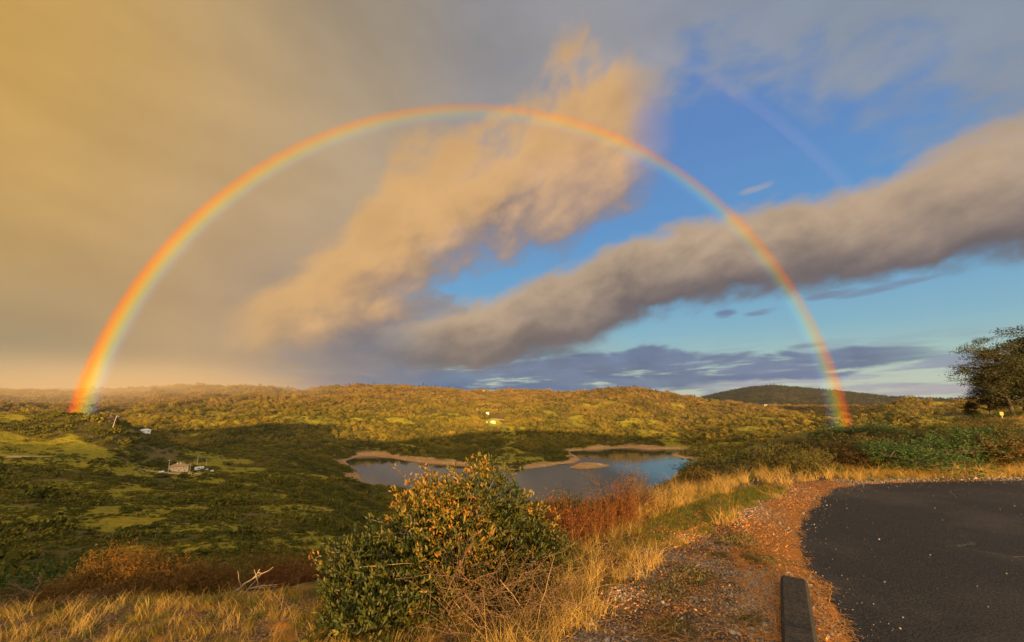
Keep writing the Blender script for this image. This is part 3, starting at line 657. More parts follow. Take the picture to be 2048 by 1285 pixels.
def shrub_parts(lobes, root, rng, ntips=500, per=8, L=.05, W=.018, tipL=None, six=False, young=0.0, yz=None, droop=.0, shell=.72, nb=40, br=.012, rag=.16, spread=.9):
    """branches + leaf rosettes on the lobes' outer shells; returns dict part -> (V, F, tint)"""
    Pt, u, idx = clump_points(lobes, ntips, rng, shell, rag)
    gz = root[2] + .02; keep = Pt[:, 2] > gz - .3; Pt, u, idx = Pt[keep], u[keep], idx[keep]; n = len(Pt)
    ax = norm(u * .7 + np.array([0, 0, .8]) + rng.normal(0, .25, (n, 3)))
    D = np.repeat(ax, per, 0) + rng.normal(0, spread, (n * per, 3)); Q = np.repeat(Pt, per, 0) + rng.normal(0, L * .35, (n * per, 3))
    V, Fc, k = leaves(Q, D, rng.uniform(.7, 1.25, n * per) * L, W, rng, six, droop=droop)
    T = np.repeat(np.clip(np.repeat(rng.random(n) * .6, per) + rng.random(n * per) * .4, 0, 1), k)
    out = {}
    if young > 0:
        hgt = (Pt[:, 2] - Pt[:, 2].min()) / np.ptp(Pt[:, 2]); pr = young * sstep(.25, .55, hgt) * sstep(-.25, .2, u[:, 2]) * (.35 + hgt) * sstep(-.35, .1, vnoise(Pt[:, 0] * 2.2, Pt[:, 2] * 2.6, 7))
        ys = rng.random(n) < pr; yl = np.repeat(ys, per) & (rng.random(n * per) < .72); m = np.repeat(yl, len(Fc) // (n * per)); mv = np.repeat(yl, k)
        def sub(mask_f, mask_v):
            ren = np.cumsum(mask_v) - 1; return V[mask_v], ren[Fc[mask_f]], T[mask_v]
        out['young_leaves'] = sub(m, mv); out['foliage'] = sub(~m, ~mv)
    else: out['foliage'] = (V, Fc, T)
    ls = []
    Lb = np.array(lobes)
    for i, l in enumerate(lobes):
        c_ = curve(root + rng.normal(0, .05, 3) * np.array([1, 1, 0]), l[:3], .12, 6, rng); ls.append((c_, np.linspace(br * 1.6, br * .8, 6)))
        sel = np.where(idx == i)[0]
        for s in sel[:max(3, nb * len(sel) // n)]:
            ls.append((curve(c_[rng.integers(2, 6)], Pt[s], .10, 5, rng), np.linspace(br * .6, br * .18, 5)))
    v, f = tubes(ls, 4); out['branches'] = (v, f, np.zeros(len(v)))
    return out
def make_plant(name, parts, mats, loc, label, cat, group=None, rz=0.0, sc_=1.0):
    root = bpy.data.objects.new(name, None); C.objects.link(root); root.location = loc; root.rotation_euler.z = rz; root.scale = (sc_,) * 3 if np.isscalar(sc_) else sc_
    root.empty_display_size = .2; tag(root, label, cat, group)
    for pn, (V, Fc, T) in parts.items():
        link(pn, mesh_np(pn, V, Fc, mats[pn], pn == 'branches', {'tint': T}), root)
    return root
def copy_plant(src, loc, rz, sc_, label=None, group=None, swap=None):
    r = src.copy(); C.objects.link(r); r.location = loc; r.rotation_euler.z = rz; r.scale = (sc_,) * 3 if np.isscalar(sc_) else sc_
    if label: r['label'] = label
    if group: r['group'] = group
    for ch in [o for o in src.children]:
        c = ch.copy(); C.objects.link(c); c.parent = r
        if swap and ch.name.startswith('foliage'):
            c.material_slots[0].link = 'OBJECT'; c.material_slots[0].material = swap
    return r
def gn_scatter(name, P3, scl, rz, idx, meshes, tilt=None):
    """stuff nobody could count: instances of small meshes on points"""
    srcs = bpy.data.collections.new(name + '_kinds')
    for i, me in enumerate(meshes): srcs.objects.link(bpy.data.objects.new(f'{name}_kind_{chr(97 + i)}', me))
    me = bpy.data.meshes.new(name); me.vertices.add(len(P3)); me.vertices.foreach_set('co', np.asarray(P3, np.float32).ravel())
    a = me.attributes.new('sc', 'FLOAT_VECTOR', 'POINT'); a.data.foreach_set('vector', np.asarray(scl, np.float32).ravel())
    rt = np.zeros((len(P3), 3), np.float32); rt[:, 2] = rz
    if tilt is not None: rt[:, :2] = tilt
    a = me.attributes.new('rt', 'FLOAT_VECTOR', 'POINT'); a.data.foreach_set('vector', rt.ravel())
    a = me.attributes.new('ix', 'INT', 'POINT'); a.data.foreach_set('value', np.asarray(idx, np.int32))
    o = link(name, me); g = bpy.data.node_groups.new(name, 'GeometryNodeTree')
    g.interface.new_socket('Geometry', in_out='INPUT', socket_type='NodeSocketGeometry'); g.interface.new_socket('Geometry', in_out='OUTPUT', socket_type='NodeSocketGeometry')
    gi, go = g.nodes.new('NodeGroupInput'), g.nodes.new('NodeGroupOutput'); ip = g.nodes.new('GeometryNodeInstanceOnPoints'); ci = g.nodes.new('GeometryNodeCollectionInfo')
    ci.inputs['Collection'].default_value = srcs; ci.inputs['Separate Children'].default_value = True; ci.inputs['Reset Children'].default_value = True
    ip.inputs['Pick Instance'].default_value = True
    def na(nm, ty):
        n = g.nodes.new('GeometryNodeInputNamedAttribute'); n.data_type = ty; n.inputs['Name'].default_value = nm; return n.outputs['Attribute']
    g.links.new(gi.outputs[0], ip.inputs['Points']); g.links.new(ci.outputs[0], ip.inputs['Instance'])
    g.links.new(na('ix', 'INT'), ip.inputs['Instance Index']); g.links.new(na('sc', 'FLOAT_VECTOR'), ip.inputs['Scale']); g.links.new(na('rt', 'FLOAT_VECTOR'), ip.inputs['Rotation'])
    g.links.new(ip.outputs[0], go.inputs[0])
    md = o.modifiers.new('scatter', 'NODES'); md.node_group = g
    return o

# ================================================================== far vegetation
sh_me = []
for i in range(6):
    V, Fc, T = far_shrub(100 + i, 170 if i < 4 else 110); sh_me.append(mesh_np('shrub', V, Fc, m_chap, False, {'tint': T}))
def two_mat(pair, mat):
    (V, Fc, T), (tv, tf) = pair
    return mesh_np('tree', np.concatenate([V, tv]), np.concatenate([Fc, tf + len(V)]), None, False, {'tint': np.concatenate([T, np.zeros(len(tv))])}, [mat, m_bark], np.r_[np.zeros(len(Fc)), np.ones(len(tf))])
oaks = [far_oak(200 + i) for i in range(5)]
oak_me = [two_mat(o, m_oak) for o in oaks]
m_up = leaf_mat('upland_leaf', [(.045, .034, .014), (.12, .078, .024), (.22, .135, .038), (.32, .20, .06)], .8, .1, True, 0)
brown_me = [two_mat(o, m_up) for o in oaks]
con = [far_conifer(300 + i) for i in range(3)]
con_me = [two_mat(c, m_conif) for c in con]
def sample(n, r0, r1, a0=-54, a1=54):
    a = np.radians(RS.uniform(a0, a1, n)); r = np.sqrt(RS.uniform(r0 * r0, r1 * r1, n)); return a, r
def visible(a, r, zt): return (zt - CAMZ) / r > look(a, r * .985, HORI) - .0012
# shrubs: near slope and both banks of the valley
a, r = sample(150000, 75, 1300)
x, y = r * np.sin(a), r * np.cos(a)
sll = look(a, r, sl); g_ = look(a, r, grassy); zz = ground(x, y)
dens = np.where(r < 640, .78, .62) * (1 - .87 * sstep(.35, .6, g_ + fbm(x, y, 9, 2, 8) * .5))
dens = np.where((r < 640) & (a < -.3), dens * .72, dens)
okk = (RS.random(len(a)) < dens) & (look(a, r, sl - BW) > RS.normal(1.5, 2, len(a))) & (look(a, r, mead) < .15) & ~((a > .55) & (r < 110)) & ~((a > .8) & (r < 200))
okk &= look(a, r, track) < .2
hx, hy = at_z(357, 944, -57.5)
okk &= np.hypot(x + 326, y - 398) > 16
size = RS.lognormal(.50, .45, len(a)) * np.interp(r, [80, 200, 600, 1300], [.8, 1.0, 1.15, 1.35])
okk &= visible(a, r, zz + size)
a, r, x, y, zz, size = (v[okk] for v in (a, r, x, y, zz, size))
order = np.argsort(-(size / r) * (1 + 0 * r)); big_, rest = order[:300], order[300:]
for q, k in enumerate(big_):
    o = link('chaparral_shrub', sh_me[q % 4], None, (x[k], y[k], zz[k] - .15), RS.random() * 6.28); s_ = size[k]; o.scale = (s_ * 1.1, s_ * 1.1, s_ * RS.uniform(.8, 1.15))
    tag(o, 'rounded olive green shrub on the open grassy slope below the overlook', 'shrub', 'shrubs scattered over the near valley slope')
print('shrubs', len(rest))
s3 = np.stack([size * 1.15, size * 1.15, size * RS.uniform(.75, 1.15, len(size))], -1)
tag(gn_scatter('chaparral', np.stack([x, y, zz - .15], -1)[rest], s3[rest], RS.random(len(rest)) * 6.28, RS.integers(0, 6, len(rest)), sh_me), 'olive and brown chaparral brush covering the valley sides round the lake', 'chaparral', kind='stuff')
a, r = sample(5200, 16, 100, -10, 39); x, y = r * np.sin(a), r * np.cos(a); zz = ground(x, y); lp = poly_sd(x, y, LIP, False); okk = (lp > 1.5); size = RS.uniform(.5, 1.7, len(a)) * np.interp(r, [16, 60], [.6, 1])
okk &= visible(a, np.maximum(r, 46), CAMZ + (zz + size - CAMZ) * np.maximum(r, 46) / r); 
ppx = x / y; ptop = np.interp(PX + F * ppx * 1.05, [900, 1310, 1340, 1375, 1410, 1450, 1700], [slope(1000, 1018), slope(1310, 998), slope(1340, 960), slope(1375, 940), slope(1410, 905), slope(1450, 893), slope(1700, 872)])
okk &= (zz + size - CAMZ) / r < ptop; k = np.where(okk)[0]
tag(gn_scatter('slope_scrub', np.stack([x, y, zz - .1], -1)[k], np.stack([size, size, size * .9], -1)[k], RS.random(len(k)) * 6.28, RS.integers(0, 6, len(k)), [far_me for far_me in (mesh_np('shrub', *far_shrub(130 + i, 900, .11)[:2], m_chap, False, {'tint': far_shrub(130 + i, 900, .11)[2]}) for i in range(6))]), 'dark scrub on the steep slope dropping from the shoulder to the water', 'scrub', kind='stuff')
a, r = sample(26000, 95, 470, -54, -4); x, y = r * np.sin(a), r * np.cos(a); zz = ground(x, y); size = RS.lognormal(-.45, .35, len(a)); okk = visible(a, r, zz + size) & (look(a, r, track) < .2) & (fbm(x, y, 14, 3, 44) > -.12)
x, y, zz, size, r = (v[okk] for v in (x, y, zz, size, r))
tag(gn_scatter('low_scrub', np.stack([x, y, zz - .06], -1), np.stack([size * 1.2, size * 1.2, size * .8], -1), RS.random(len(x)) * 6.28, RS.integers(0, 6, len(x)), sh_me), 'small scrub and tussocks dotted over the grassy left slope', 'scrub', kind='stuff')
# oaks and pines on the far side
a, r = sample(190000, 830, 3300)
x, y = r * np.sin(a), r * np.cos(a); sll = look(a, r, sl); g_ = look(a, r, grassy); zz = ground(x, y)
dens = np.interp(r, [830, 1000, 1400, 2200, 3300], [.45, .75, .8, .85, .8]) * (1 - .9 * sstep(.35, .6, g_ + fbm(x, y, 18, 2, 8) * .4))
okk = (RS.random(len(a)) < dens) & (look(a, r, sl - BW) > RS.normal(3, 2, len(a))) & (look(a, r, mead) < .15) & (look(a, r, track) < .2)
size = RS.lognormal(1.62, .34, len(a)) * np.interp(r, [830, 3300], [.85, 1.35])
okk &= visible(a, r, zz + size)
a, r, x, y, zz, size = (v[okk] for v in (a, r, x, y, zz, size))
order = np.argsort(-(size / r)); big_, rest = order[:300], order[300:]
for q, k in enumerate(big_):
    o = link('oak_tree', oak_me[q % 5], None, (x[k], y[k], zz[k] - .2), RS.random() * 6.28); o.scale = (size[k] * 1.1, size[k] * 1.1, size[k])
    tag(o, 'round crowned oak in the woodland beyond the lake', 'tree', 'oaks in the woodland beyond the lake')
print('oaks', len(rest))
s3 = np.stack([size * 1.15, size * 1.15, size * RS.uniform(.8, 1.2, len(size))], -1)
ix = np.where(RS.random(len(size)) < .07, RS.integers(5, 8, len(size)), np.where(RS.random(len(size)) < sstep(1250, 1900, r) * .75 + .06, RS.integers(8, 13, len(size)), RS.integers(0, 5, len(size))))
s3[(ix >= 5) & (ix < 8)] *= 1.25
tag(gn_scatter('woodland', np.stack([x, y, zz - .2], -1)[rest], s3[rest], RS.random(len(rest)) * 6.28, ix[rest], oak_me + con_me + brown_me), 'golden brown oak woodland covering the far hills', 'woodland', kind='stuff')
# woods on the distant mountain: dark conifer leaves stand in for cloud shadow
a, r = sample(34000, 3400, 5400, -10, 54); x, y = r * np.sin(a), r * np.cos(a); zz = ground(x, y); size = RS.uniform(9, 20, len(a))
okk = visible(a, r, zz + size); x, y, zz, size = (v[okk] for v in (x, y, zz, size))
tag(gn_scatter('mountain_woods', np.stack([x, y, zz - .5], -1), np.stack([size * 2.0, size * 2.0, size * .9], -1), RS.random(len(x)) * 6.28, RS.integers(0, 3, len(x)), con_me), 'woods covering the long distant mountain, dark leaved in place of cloud shade', 'woods', kind='stuff')
# conifers standing on the skyline
def on_ground(X, Y, r0, r1):
    """first ground point seen along a photo direction between two distances"""
    d = pdir(X, Y); h = math.hypot(d[0], d[1]); rr = np.geomspace(r0, r1, 1500); zz_ = ground(rr * d[0] / h, rr * d[1] / h); lz = CAMZ + rr * d[2] / h
    k = np.argmax(zz_ >= lz) if (zz_ >= lz).any() else int(np.argmin(lz - zz_))
    return rr[k] * d[0] / h, rr[k] * d[1] / h, float(zz_[k])
skyX = [690, 697, 705, 718, 727, 736, 741, 748, 757, 764, 770, 777, 783, 790, 797, 806, 815, 822, 830, 838, 846, 853, 861, 870, 884, 899, 1158, 1197, 1215, 1219, 1224, 1229, 1236, 1244, 1252, 1259, 1267, 1275, 1281, 1288, 1300, 1312, 1545, 1550, 1563, 1640, 1700, 1745, 575, 640]
for i, X in enumerate(skyX):
    far_ = X < 1100 or X > 1400; rr = RN[(RN > (2300 if far_ else 1500)) & (RN < (3400 if X < 1100 else (5600 if X > 1400 else 2200)))]
    aa = math.atan2(pdir(X, 785)[0], pdir(X, 785)[1]); hz = ground(rr * math.sin(aa), rr * math.cos(aa)); k = int(np.argmax((hz - CAMZ) / rr))
    h_ = RS.uniform(12, 26) if X < 1100 else (RS.uniform(9, 15) if X < 1400 else RS.uniform(18, 26))
    o = link('conifer', con_me[i % 3], None, (rr[k] * math.sin(aa), rr[k] * math.cos(aa), hz[k] - .5), RS.random() * 6.28); o.scale = (h_ * 1.3, h_ * 1.3, h_)
    tag(o, 'dark conifer standing on the skyline of the far ridge', 'tree', 'conifers on the far skyline')
# bleached dead trunks on the left slope
sn_me = [mesh_np('snag', *snag(400 + i), m_snag, True) for i in range(6)]
spx = [(668, 958), (408, 1024), (372, 1015), (350, 1052), (520, 1022), (545, 1010), (466, 1012), (500, 1040), (600, 1000), (610, 1030), (575, 1042), (30, 1005), (28, 1018), (165, 1000), (200, 1085), (222, 1092), (428, 1020), (440, 1036), (452, 1020), (480, 1050), (508, 1024), (530, 1040), (516, 1055), (345, 1072), (310, 1080), (272, 1045), (268, 1010), (165, 990), (255, 978), (225, 985), (100, 1000)]
for _ in range(34): spx.append((RS.uniform(330, 760), RS.uniform(965, 1085)))
for i, (X, Y) in enumerate(spx):
    gx, gy, gz = on_ground(X, Y, 100, 640)
    if gz < LAKE + 3: continue
    o = link('dead_tree', sn_me[i % 6], None, (gx, gy, gz - .1), RS.random() * 6.28); h_ = RS.uniform(2.2, 4.6); o.scale = (h_ * .9, h_ * .9, h_)
    tag(o, 'bleached bare trunk standing among shrubs on the left valley slope', 'dead tree', 'bleached dead trunks on the left slope')

# ================================================================== buildings, poles and vehicle on the far slopes
m_wall = plain_mat('cream_wall', (.62, .42, .20), (.72, .52, .28), 2)
m_roof = plain_mat('tan_roof', (.30, .17, .09), (.40, .24, .13), 3)
m_white = plain_mat('white_paint', (.62, .60, .56), (.78, .76, .72), 3)
m_glass = plain_mat('dark_glass', (.02, .022, .025), (.05, .05, .05), 3, .2)
m_pole = plain_mat('weathered_pole', (.36, .28, .20), (.50, .42, .32), 2)
m_tyre = plain_mat('rubber', (.02, .02, .02), (.04, .04, .04), 3)
def boxv(a, b_):
    V = np.array([(x, y, zz) for x in (a[0], b_[0]) for y in (a[1], b_[1]) for zz in (a[2], b_[2])], float)
    return V, np.array([(0, 1, 3, 2), (4, 6, 7, 5), (0, 4, 5, 1), (2, 3, 7, 6), (0, 2, 6, 4), (1, 5, 7, 3)])
def cat_(parts):
    VV, FF, o = [], [], 0
    for V, Fc in parts: VV.append(np.asarray(V, float)); FF.append(np.asarray(Fc) + o); o += len(V)
    return np.concatenate(VV), np.concatenate(FF)
def hip(w_, d_, z0, h_, ov=.5, rl=.45):
    w2, d2 = w_ / 2 + ov, d_ / 2 + ov
    V = [(-w2, -d2, z0), (w2, -d2, z0), (w2, d2, z0), (-w2, d2, z0), (-w_ * rl / 2, 0, z0 + h_), (w_ * rl / 2, 0, z0 + h_), (-w2, -d2, z0 - .25), (w2, -d2, z0 - .25), (w2, d2, z0 - .25), (-w2, d2, z0 - .25)]
    Fc = [(0, 1, 5, 4), (1, 2, 5, 5), (2, 3, 4, 5), (3, 0, 4, 4), (6, 7, 1, 0), (7, 8, 2, 1), (8, 9, 3, 2), (9, 6, 0, 3), (9, 8, 7, 6)]
    return V, Fc
def mesh_py(name, V, Fc, mat):
    me = bpy.data.meshes.new(name); me.from_pydata([tuple(v) for v in V], [], [tuple(dict.fromkeys(int(i) for i in f)) for f in Fc]); me.materials.append(mat); me.update(); return me
def house(name, X, Y, r0, r1, w_, d_, h_, rh, wall, roof, label, cat, face=0.0, wins=(), chim=False, doors=(), raise_=0.0):
    gx, gy, gz = on_ground(X, Y, r0, r1)
    root = bpy.data.objects.new(name, None); C.objects.link(root); root.location = (gx, gy, gz - .3 + raise_); root.rotation_euler.z = math.atan2(-gx, gy) + face; tag(root, label, cat)
    link('wall', mesh_py('wall', *boxv((-w_ / 2, -d_ / 2, -2.5), (w_ / 2, d_ / 2, h_ + .3)), wall), root)
    rf = link('roof', mesh_py('roof', *hip(w_, d_, h_ + .32, rh), roof), root)
    if chim:
        for cx in (-.12, .05): link('chimney', mesh_py('chimney', *boxv((w_ * cx - .5, -.8, h_ + rh * .6), (w_ * cx + .5, .2, h_ + rh + 1.1)), m_white), rf)
    for (a, b_, zb, zt) in wins:
        wn = link('window', mesh_py('window', *boxv((a, -d_ / 2 - .06, zb), (b_, -d_ / 2 + .05, zt)), m_white), root)
        link('pane', mesh_py('pane', *boxv((a + .12, -d_ / 2 - .10, zb + .12), (b_ - .12, -d_ / 2 - .05, zt - .12)), m_glass), wn)
    for (a, b_, zb, zt) in doors: link('door', mesh_py('door', *boxv((a, -d_ / 2 - .08, zb), (b_, -d_ / 2 + .05, zt)), m_roof), root)
    return root
hs = house('hillside_house', 357, 943, 380, 560, 14.5, 9.5, 5.2, 2.3, m_wall, m_roof, 'cream two storey house with a low hipped roof on the left valley slope', 'house', .12,
      [(-5.6, -4.6, 2.9, 4.3), (-3.2, -2.3, 2.9, 4.3), (.2, .9, 2.7, 4.2), (2.6, 3.5, 3.0, 4.3), (3.8, 4.6, 3.0, 4.3), (5.0, 6.0, 3.0, 4.3), (-4.6, -3.6, .5, 1.7), (3.6, 4.8, .5, 1.7)], True, [(-.9, .1, .4, 2.4)], .2)
house('cabin', 290, 866, 560, 640, 8, 6, 2.2, 1.2, m_white, m_white, 'small white cabin peeping over the shoulder of the left hill', 'cabin', .2, [(-3, -2, .9, 2), (1.5, 2.8, .9, 2)], raise_=.5)
house('farmhouse', 986, 847, 1100, 1400, 15, 9, 4.0, 2.2, plain_mat('yellow_wall', (.40, .33, .14), (.46, .40, .2), 2), m_white, 'pale yellow farmhouse on the sunlit clearing in the far woods', 'house', .0, [(-5, -3.5, 1, 2.5), (2, 4, 1, 2.5)], raise_=1.0)
house('barn', 973, 847, 1100, 1400, 6, 5, 2.6, 1.2, m_white, m_white, 'small white outbuilding left of the farmhouse on the clearing', 'barn', raise_=.8)
house('barn', 975, 829, 1250, 1500, 9, 6, 3, 1.5, m_white, m_white, 'white shed at the top edge of the sunlit clearing', 'shed', raise_=2.0)
m_far = plain_mat('weathered_paint', (.30, .27, .22), (.40, .36, .30), 3)
for (X, Y, r0, r1, w_, lb) in ((531, 794, 1900, 3400, 22, 'tiny pale house among the far hills left of the dark saddle'), (651, 793, 1900, 3400, 18, 'tiny white house on the far hillside below the conifer ridge'),
                               (588, 778, 2400, 3400, 26, 'pale farm building near the top of the far left ridge'), (966, 783, 2400, 3100, 34, 'long white building on the flat skyline left of the round hill'),
                               (940, 784, 2400, 3100, 16, 'small white house on the skyline left of the long white building'), (1532, 811, 1700, 3000, 20, 'white house at the foot of the long distant mountain')):
    house('far_house', X, Y, r0, r1, w_ * .75, 8, 3.5, 2.2, m_far, m_roof, lb, 'house', .1, raise_=1.6)
hs.scale = (.82, .82, .82)
def pole(X, Y, r0, r1, h_, lean, label, arm=True, two=False):
    gx, gy, gz = on_ground(X, Y, r0, r1)
    root = bpy.data.objects.new('utility_pole', None); C.objects.link(root); root.location = (gx, gy, gz - .2); root.rotation_euler.z = math.atan2(-gx, gy); tag(root, label, 'utility pole')
    link('post', mesh_np('post', *tubes([([(0, 0, -1), (lean * .5, 0, h_ * .5), (lean, 0, h_)], [.26, .22, .18])], 8), m_pole, True), root)
    if arm: link('crossarm', mesh_np('crossarm', *boxv((lean - .3 if two else lean - 1.2, -.12, h_ - .9), (lean + 2.6 if two else lean + 1.2, .12, h_ - .65)), m_pole), root)
pole(225, 856, 480, 592, 11.5, 1.6, 'tall pale leaning utility pole with a crossarm near the top of the left hill', True, True)
pole(336, 946, 380, 520, 10.5, 0, 'thin utility pole just left of the cream house')
pole(379, 947, 380, 520, 8.5, 0, 'thin pole close against the right side of the cream house', False)
pole(394, 932, 400, 600, 9.5, 0, 'utility pole upslope between the cream house and the parked trailer', True)
pole(412, 936, 400, 600, 8, 0, 'utility pole right behind the parked white trailer', True)
def vehicle(name, X, Y, parts, label, cat, rz=.25):
    gx, gy, gz = on_ground(X, Y, 380, 560); root = bpy.data.objects.new(name, None); C.objects.link(root); root.location = (gx, gy, gz + .25); root.rotation_euler.z = math.atan2(-gx, gy) + rz; tag(root, label, cat)
    for pn, (V, Fc), m in parts: link(pn, mesh_py(pn, V, Fc, m), root)
def wheel(x, y, r=.42):
    V, Fc = tubes([([(x, y - .12, 0), (x, y + .12, 0)], [r, r])], 12); return V, Fc
body = cat_([(np.array([(-2.6, -.95, 0), (2.6, -.95, 0), (2.6, .95, 0), (-2.6, .95, 0), (-2.55, -.9, .75), (2.5, -.9, .7), (2.5, .9, .7), (-2.55, .9, .75)]), np.array([(0, 1, 5, 4), (1, 2, 6, 5), (2, 3, 7, 6), (3, 0, 4, 7), (4, 5, 6, 7), (3, 2, 1, 0)]))])
cab = (np.array([(-.7, -.85, .75), (1.3, -.85, .72), (1.3, .85, .72), (-.7, .85, .75), (-.4, -.7, 1.45), (.7, -.7, 1.45), (.7, .7, 1.45), (-.4, .7, 1.45)]), np.array([(0, 1, 5, 4), (1, 2, 6, 5), (2, 3, 7, 6), (3, 0, 4, 7), (4, 5, 6, 7)]))
vehicle('parked_pickup', 409, 941, [('body', body, m_white), ('cab', cab, m_glass)] + [('wheel', wheel(sx, sy), m_tyre) for sx in (-1.6, 1.6) for sy in (-.9, .9)], 'white pickup parked at the right end of the white trailer', 'pickup')
vehicle('travel_trailer', 398, 941, [('body', boxv((-3.2, -1.2, .2), (3.2, 1.2, 2.7)), m_white), ('window', boxv((-1.6, -1.26, 1.3), (.2, -1.19, 2.0)), m_glass), ('door', boxv((1.0, -1.25, .4), (1.7, -1.19, 2.3)), m_pole)] + [('wheel', wheel(sx, sy), m_tyre) for sx in (-.4, .5) for sy in (-1.1, 1.1)], 'long white travel trailer parked to the right of the cream house', 'trailer')
vehicle('gas_tank', 323, 946, [('tank', tubes([([(-1.7, 0, .6), (-1.5, 0, .6), (1.5, 0, .6), (1.7, 0, .6)], [.2, .6, .6, .2])], 12), m_white), ('leg', boxv((-1.1, -.3, -.3), (-.8, .3, .2)), m_pole), ('leg', boxv((.8, -.3, -.3), (1.1, .3, .2)), m_pole)], 'small white gas tank lying on the slope left of the cream house', 'gas tank')
vehicle('gas_tank', 424, 944, [('tank', tubes([([(-1.2, 0, .6), (-1.0, 0, .6), (1.0, 0, .6), (1.2, 0, .6)], [.2, .55, .55, .2])], 12), m_white), ('leg', boxv((-.8, -.3, -.3), (-.5, .3, .2)), m_pole), ('leg', boxv((.5, -.3, -.3), (.8, .3, .2)), m_pole)], 'small white tank right of the parked pickup', 'gas tank')
# rocky knob on the left hill
rng = np.random.default_rng(77)
V, Fc = ico(1, 4); V = V * (1 + .45 * fbm(V[:, 0] * 3 + V[:, 2], V[:, 1] * 3 + V[:, 2] * 1.7, 1.0, 4, 6)[:, None]); kx, ky, kz = on_ground(221, 842, 500, 596)
V = V * np.array([5.5, 5.0, 5.0]); me = mesh_np('rock_outcrop', V, np.c_[Fc, Fc[:, :1]][:, :3], plain_mat('dark_rock', (.05, .035, .018), (.13, .09, .04), .5, bmp=.4), False)
tag(link('rock_outcrop', me, None, (kx, ky, kz + .6)), 'dark rounded rock outcrop on the brow of the left hill', 'rock')

# ================================================================== near plants
def at_y(X, Y, y):
    d = pdir(X, Y); t_ = y / d[1]; return np.array([d[0] * t_, y, CAMZ + d[2] * t_])
def lobe(X, Y, y, rx, rz_, ry=None):
    c_ = at_y(X, Y, y); k = y / 1.03 / F; return (*c_, rx * k, (ry or rx) * k * .9, rz_ * k)
rng = np.random.default_rng(3)
hero = [lobe(958, 1020, 4.3, 100, 78), lobe(966, 962, 4.4, 34, 36), lobe(1040, 1075, 4.4, 66, 88), lobe(850, 1058, 4.2, 92, 74), lobe(905, 1120, 3.9, 120, 78), lobe(760, 1130, 4.0, 84, 62), lobe(700, 1112, 4.1, 50, 36),
        lobe(700, 1185, 3.7, 66, 66), lobe(790, 1200, 3.5, 90, 66), lobe(682, 1250, 3.3, 50, 44), lobe(740, 1255, 3.25, 70, 50), lobe(1085, 1130, 4.3, 46, 60), lobe(880, 1000, 4.4, 62, 50), lobe(1000, 1180, 3.9, 90, 60), (-.55, 3.75, -.1, .75, .6, .5), (.0, 4.1, .0, .55, .5, .5)]
root = np.array([-.45, 3.95, float(ground(-.45, 3.95))])
pr = shrub_parts([tuple(l) for l in hero], root, rng, ntips=5600, per=9, L=.044, W=.0155, six=True, young=.9, nb=260, br=.020, shell=.5, rag=.20, spread=.62)
big = make_plant('toyon_bush', pr, {'foliage': m_hero, 'young_leaves': m_tipl, 'branches': m_bark}, (0, 0, 0), 'large leathery leaved bush with orange young shoots in front of the lake', 'bush')
# sprays reaching out of the bush on the left and the top
for X0, Y0, X1, Y1 in ((850, 1010, 790, 936), (900, 990, 838, 952), (640, 1140, 622, 1110), (905, 975, 880, 955), (870, 980, 858, 945)):
    p0, p1 = at_y(X0, Y0, 4.3), at_y(X1, Y1, 4.3); c_ = curve(p0, p1, .10, 8, rng); v, f = tubes([(c_, np.linspace(.006, .002, 8))], 4)
    q = np.repeat(c_[2:], 5, 0) + rng.normal(0, .025, (30, 3)); V, Fc, k = leaves(q, rng.normal(size=(30, 3)) + np.array([0, 0, .6]), .04, .014, rng, True)
    br_ = link('spray', mesh_np('spray', v, f, m_bark, True, {'tint': np.zeros(len(v))}), big); link('spray_leaves', mesh_np('spray_leaves', V, Fc, m_tipl if rng.random() < .5 else m_leafA, False, {'tint': np.repeat(rng.random(30), k)}), br_)

# small leaved shrubs: three kinds reused
def small_shrub(seed, nt=900, L=.045, spread=1.0, lobs=6, flat=.8):
    rg = np.random.default_rng(seed)
    lb = [(0, 0, .42, .55, .55, .42)] + [(*rg.normal(0, .42, 2), rg.uniform(.25, .62), *rg.uniform(.28, .45, 2), rg.uniform(.24, .36) * flat / .8) for _ in range(lobs)]
    return shrub_parts(lb, np.array([0, 0, -.05]), rg, ntips=nt, per=7, L=L, W=L * .42, nb=60, br=.012, shell=.55, rag=.22, spread=spread)
k1, k2, k3 = small_shrub(21), small_shrub(22, 1100, .036), small_shrub(23, 800, .05, 1.1, 8)
def near_on(X, Y, y):   # stands where that photo direction is at distance y
    d = pdir(X, Y); t_ = y / d[1]; x_ = d[0] * t_; return x_, y, float(ground(x_, y))
def grow(name, X, Ytop, y, wpx, kind, mats, label, src=None, swap=None, sink=.05, cat='shrub', group=None, hmin=.3):
    """a shrub whose crown tops out at photo row Ytop and is about wpx photo pixels wide, standing y metres ahead"""
    top = at_y(X, Ytop, y); gz = float(ground(top[0], y)); h_ = max(hmin, top[2] - gz + sink); wd_ = wpx / F * y / 1.02 / 1.9
    sc_ = (wd_, wd_ * .9, h_ / 1.02)
    if src is None: return make_plant(name, kind, mats, (top[0], y, gz - sink), label, cat, group, RS.random() * 6.28, sc_)
    return copy_plant(src, (top[0], y, gz - sink), RS.random() * 6.28, sc_, label, group, swap)
MA = {'foliage': m_leafA, 'branches': m_bark}; MB_ = {'foliage': m_leafB, 'branches': m_bark}; MC = {'foliage': m_leafC, 'branches': m_bark}
A0 = grow('roadside_shrub', 1470, 884, 11.5, 210, k1, MA, 'wide olive shrub behind the straw verge, right of the lake')
B0 = grow('roadside_shrub', 1590, 880, 11.0, 190, k2, MA, 'brownish shrub between the olive shrub and the tall dark bush by the road bend')
C0 = grow('roadside_shrub', 1690, 876, 10.8, 190, k3, MC, 'tall dark rusty bush at the bend of the gravel shoulder')
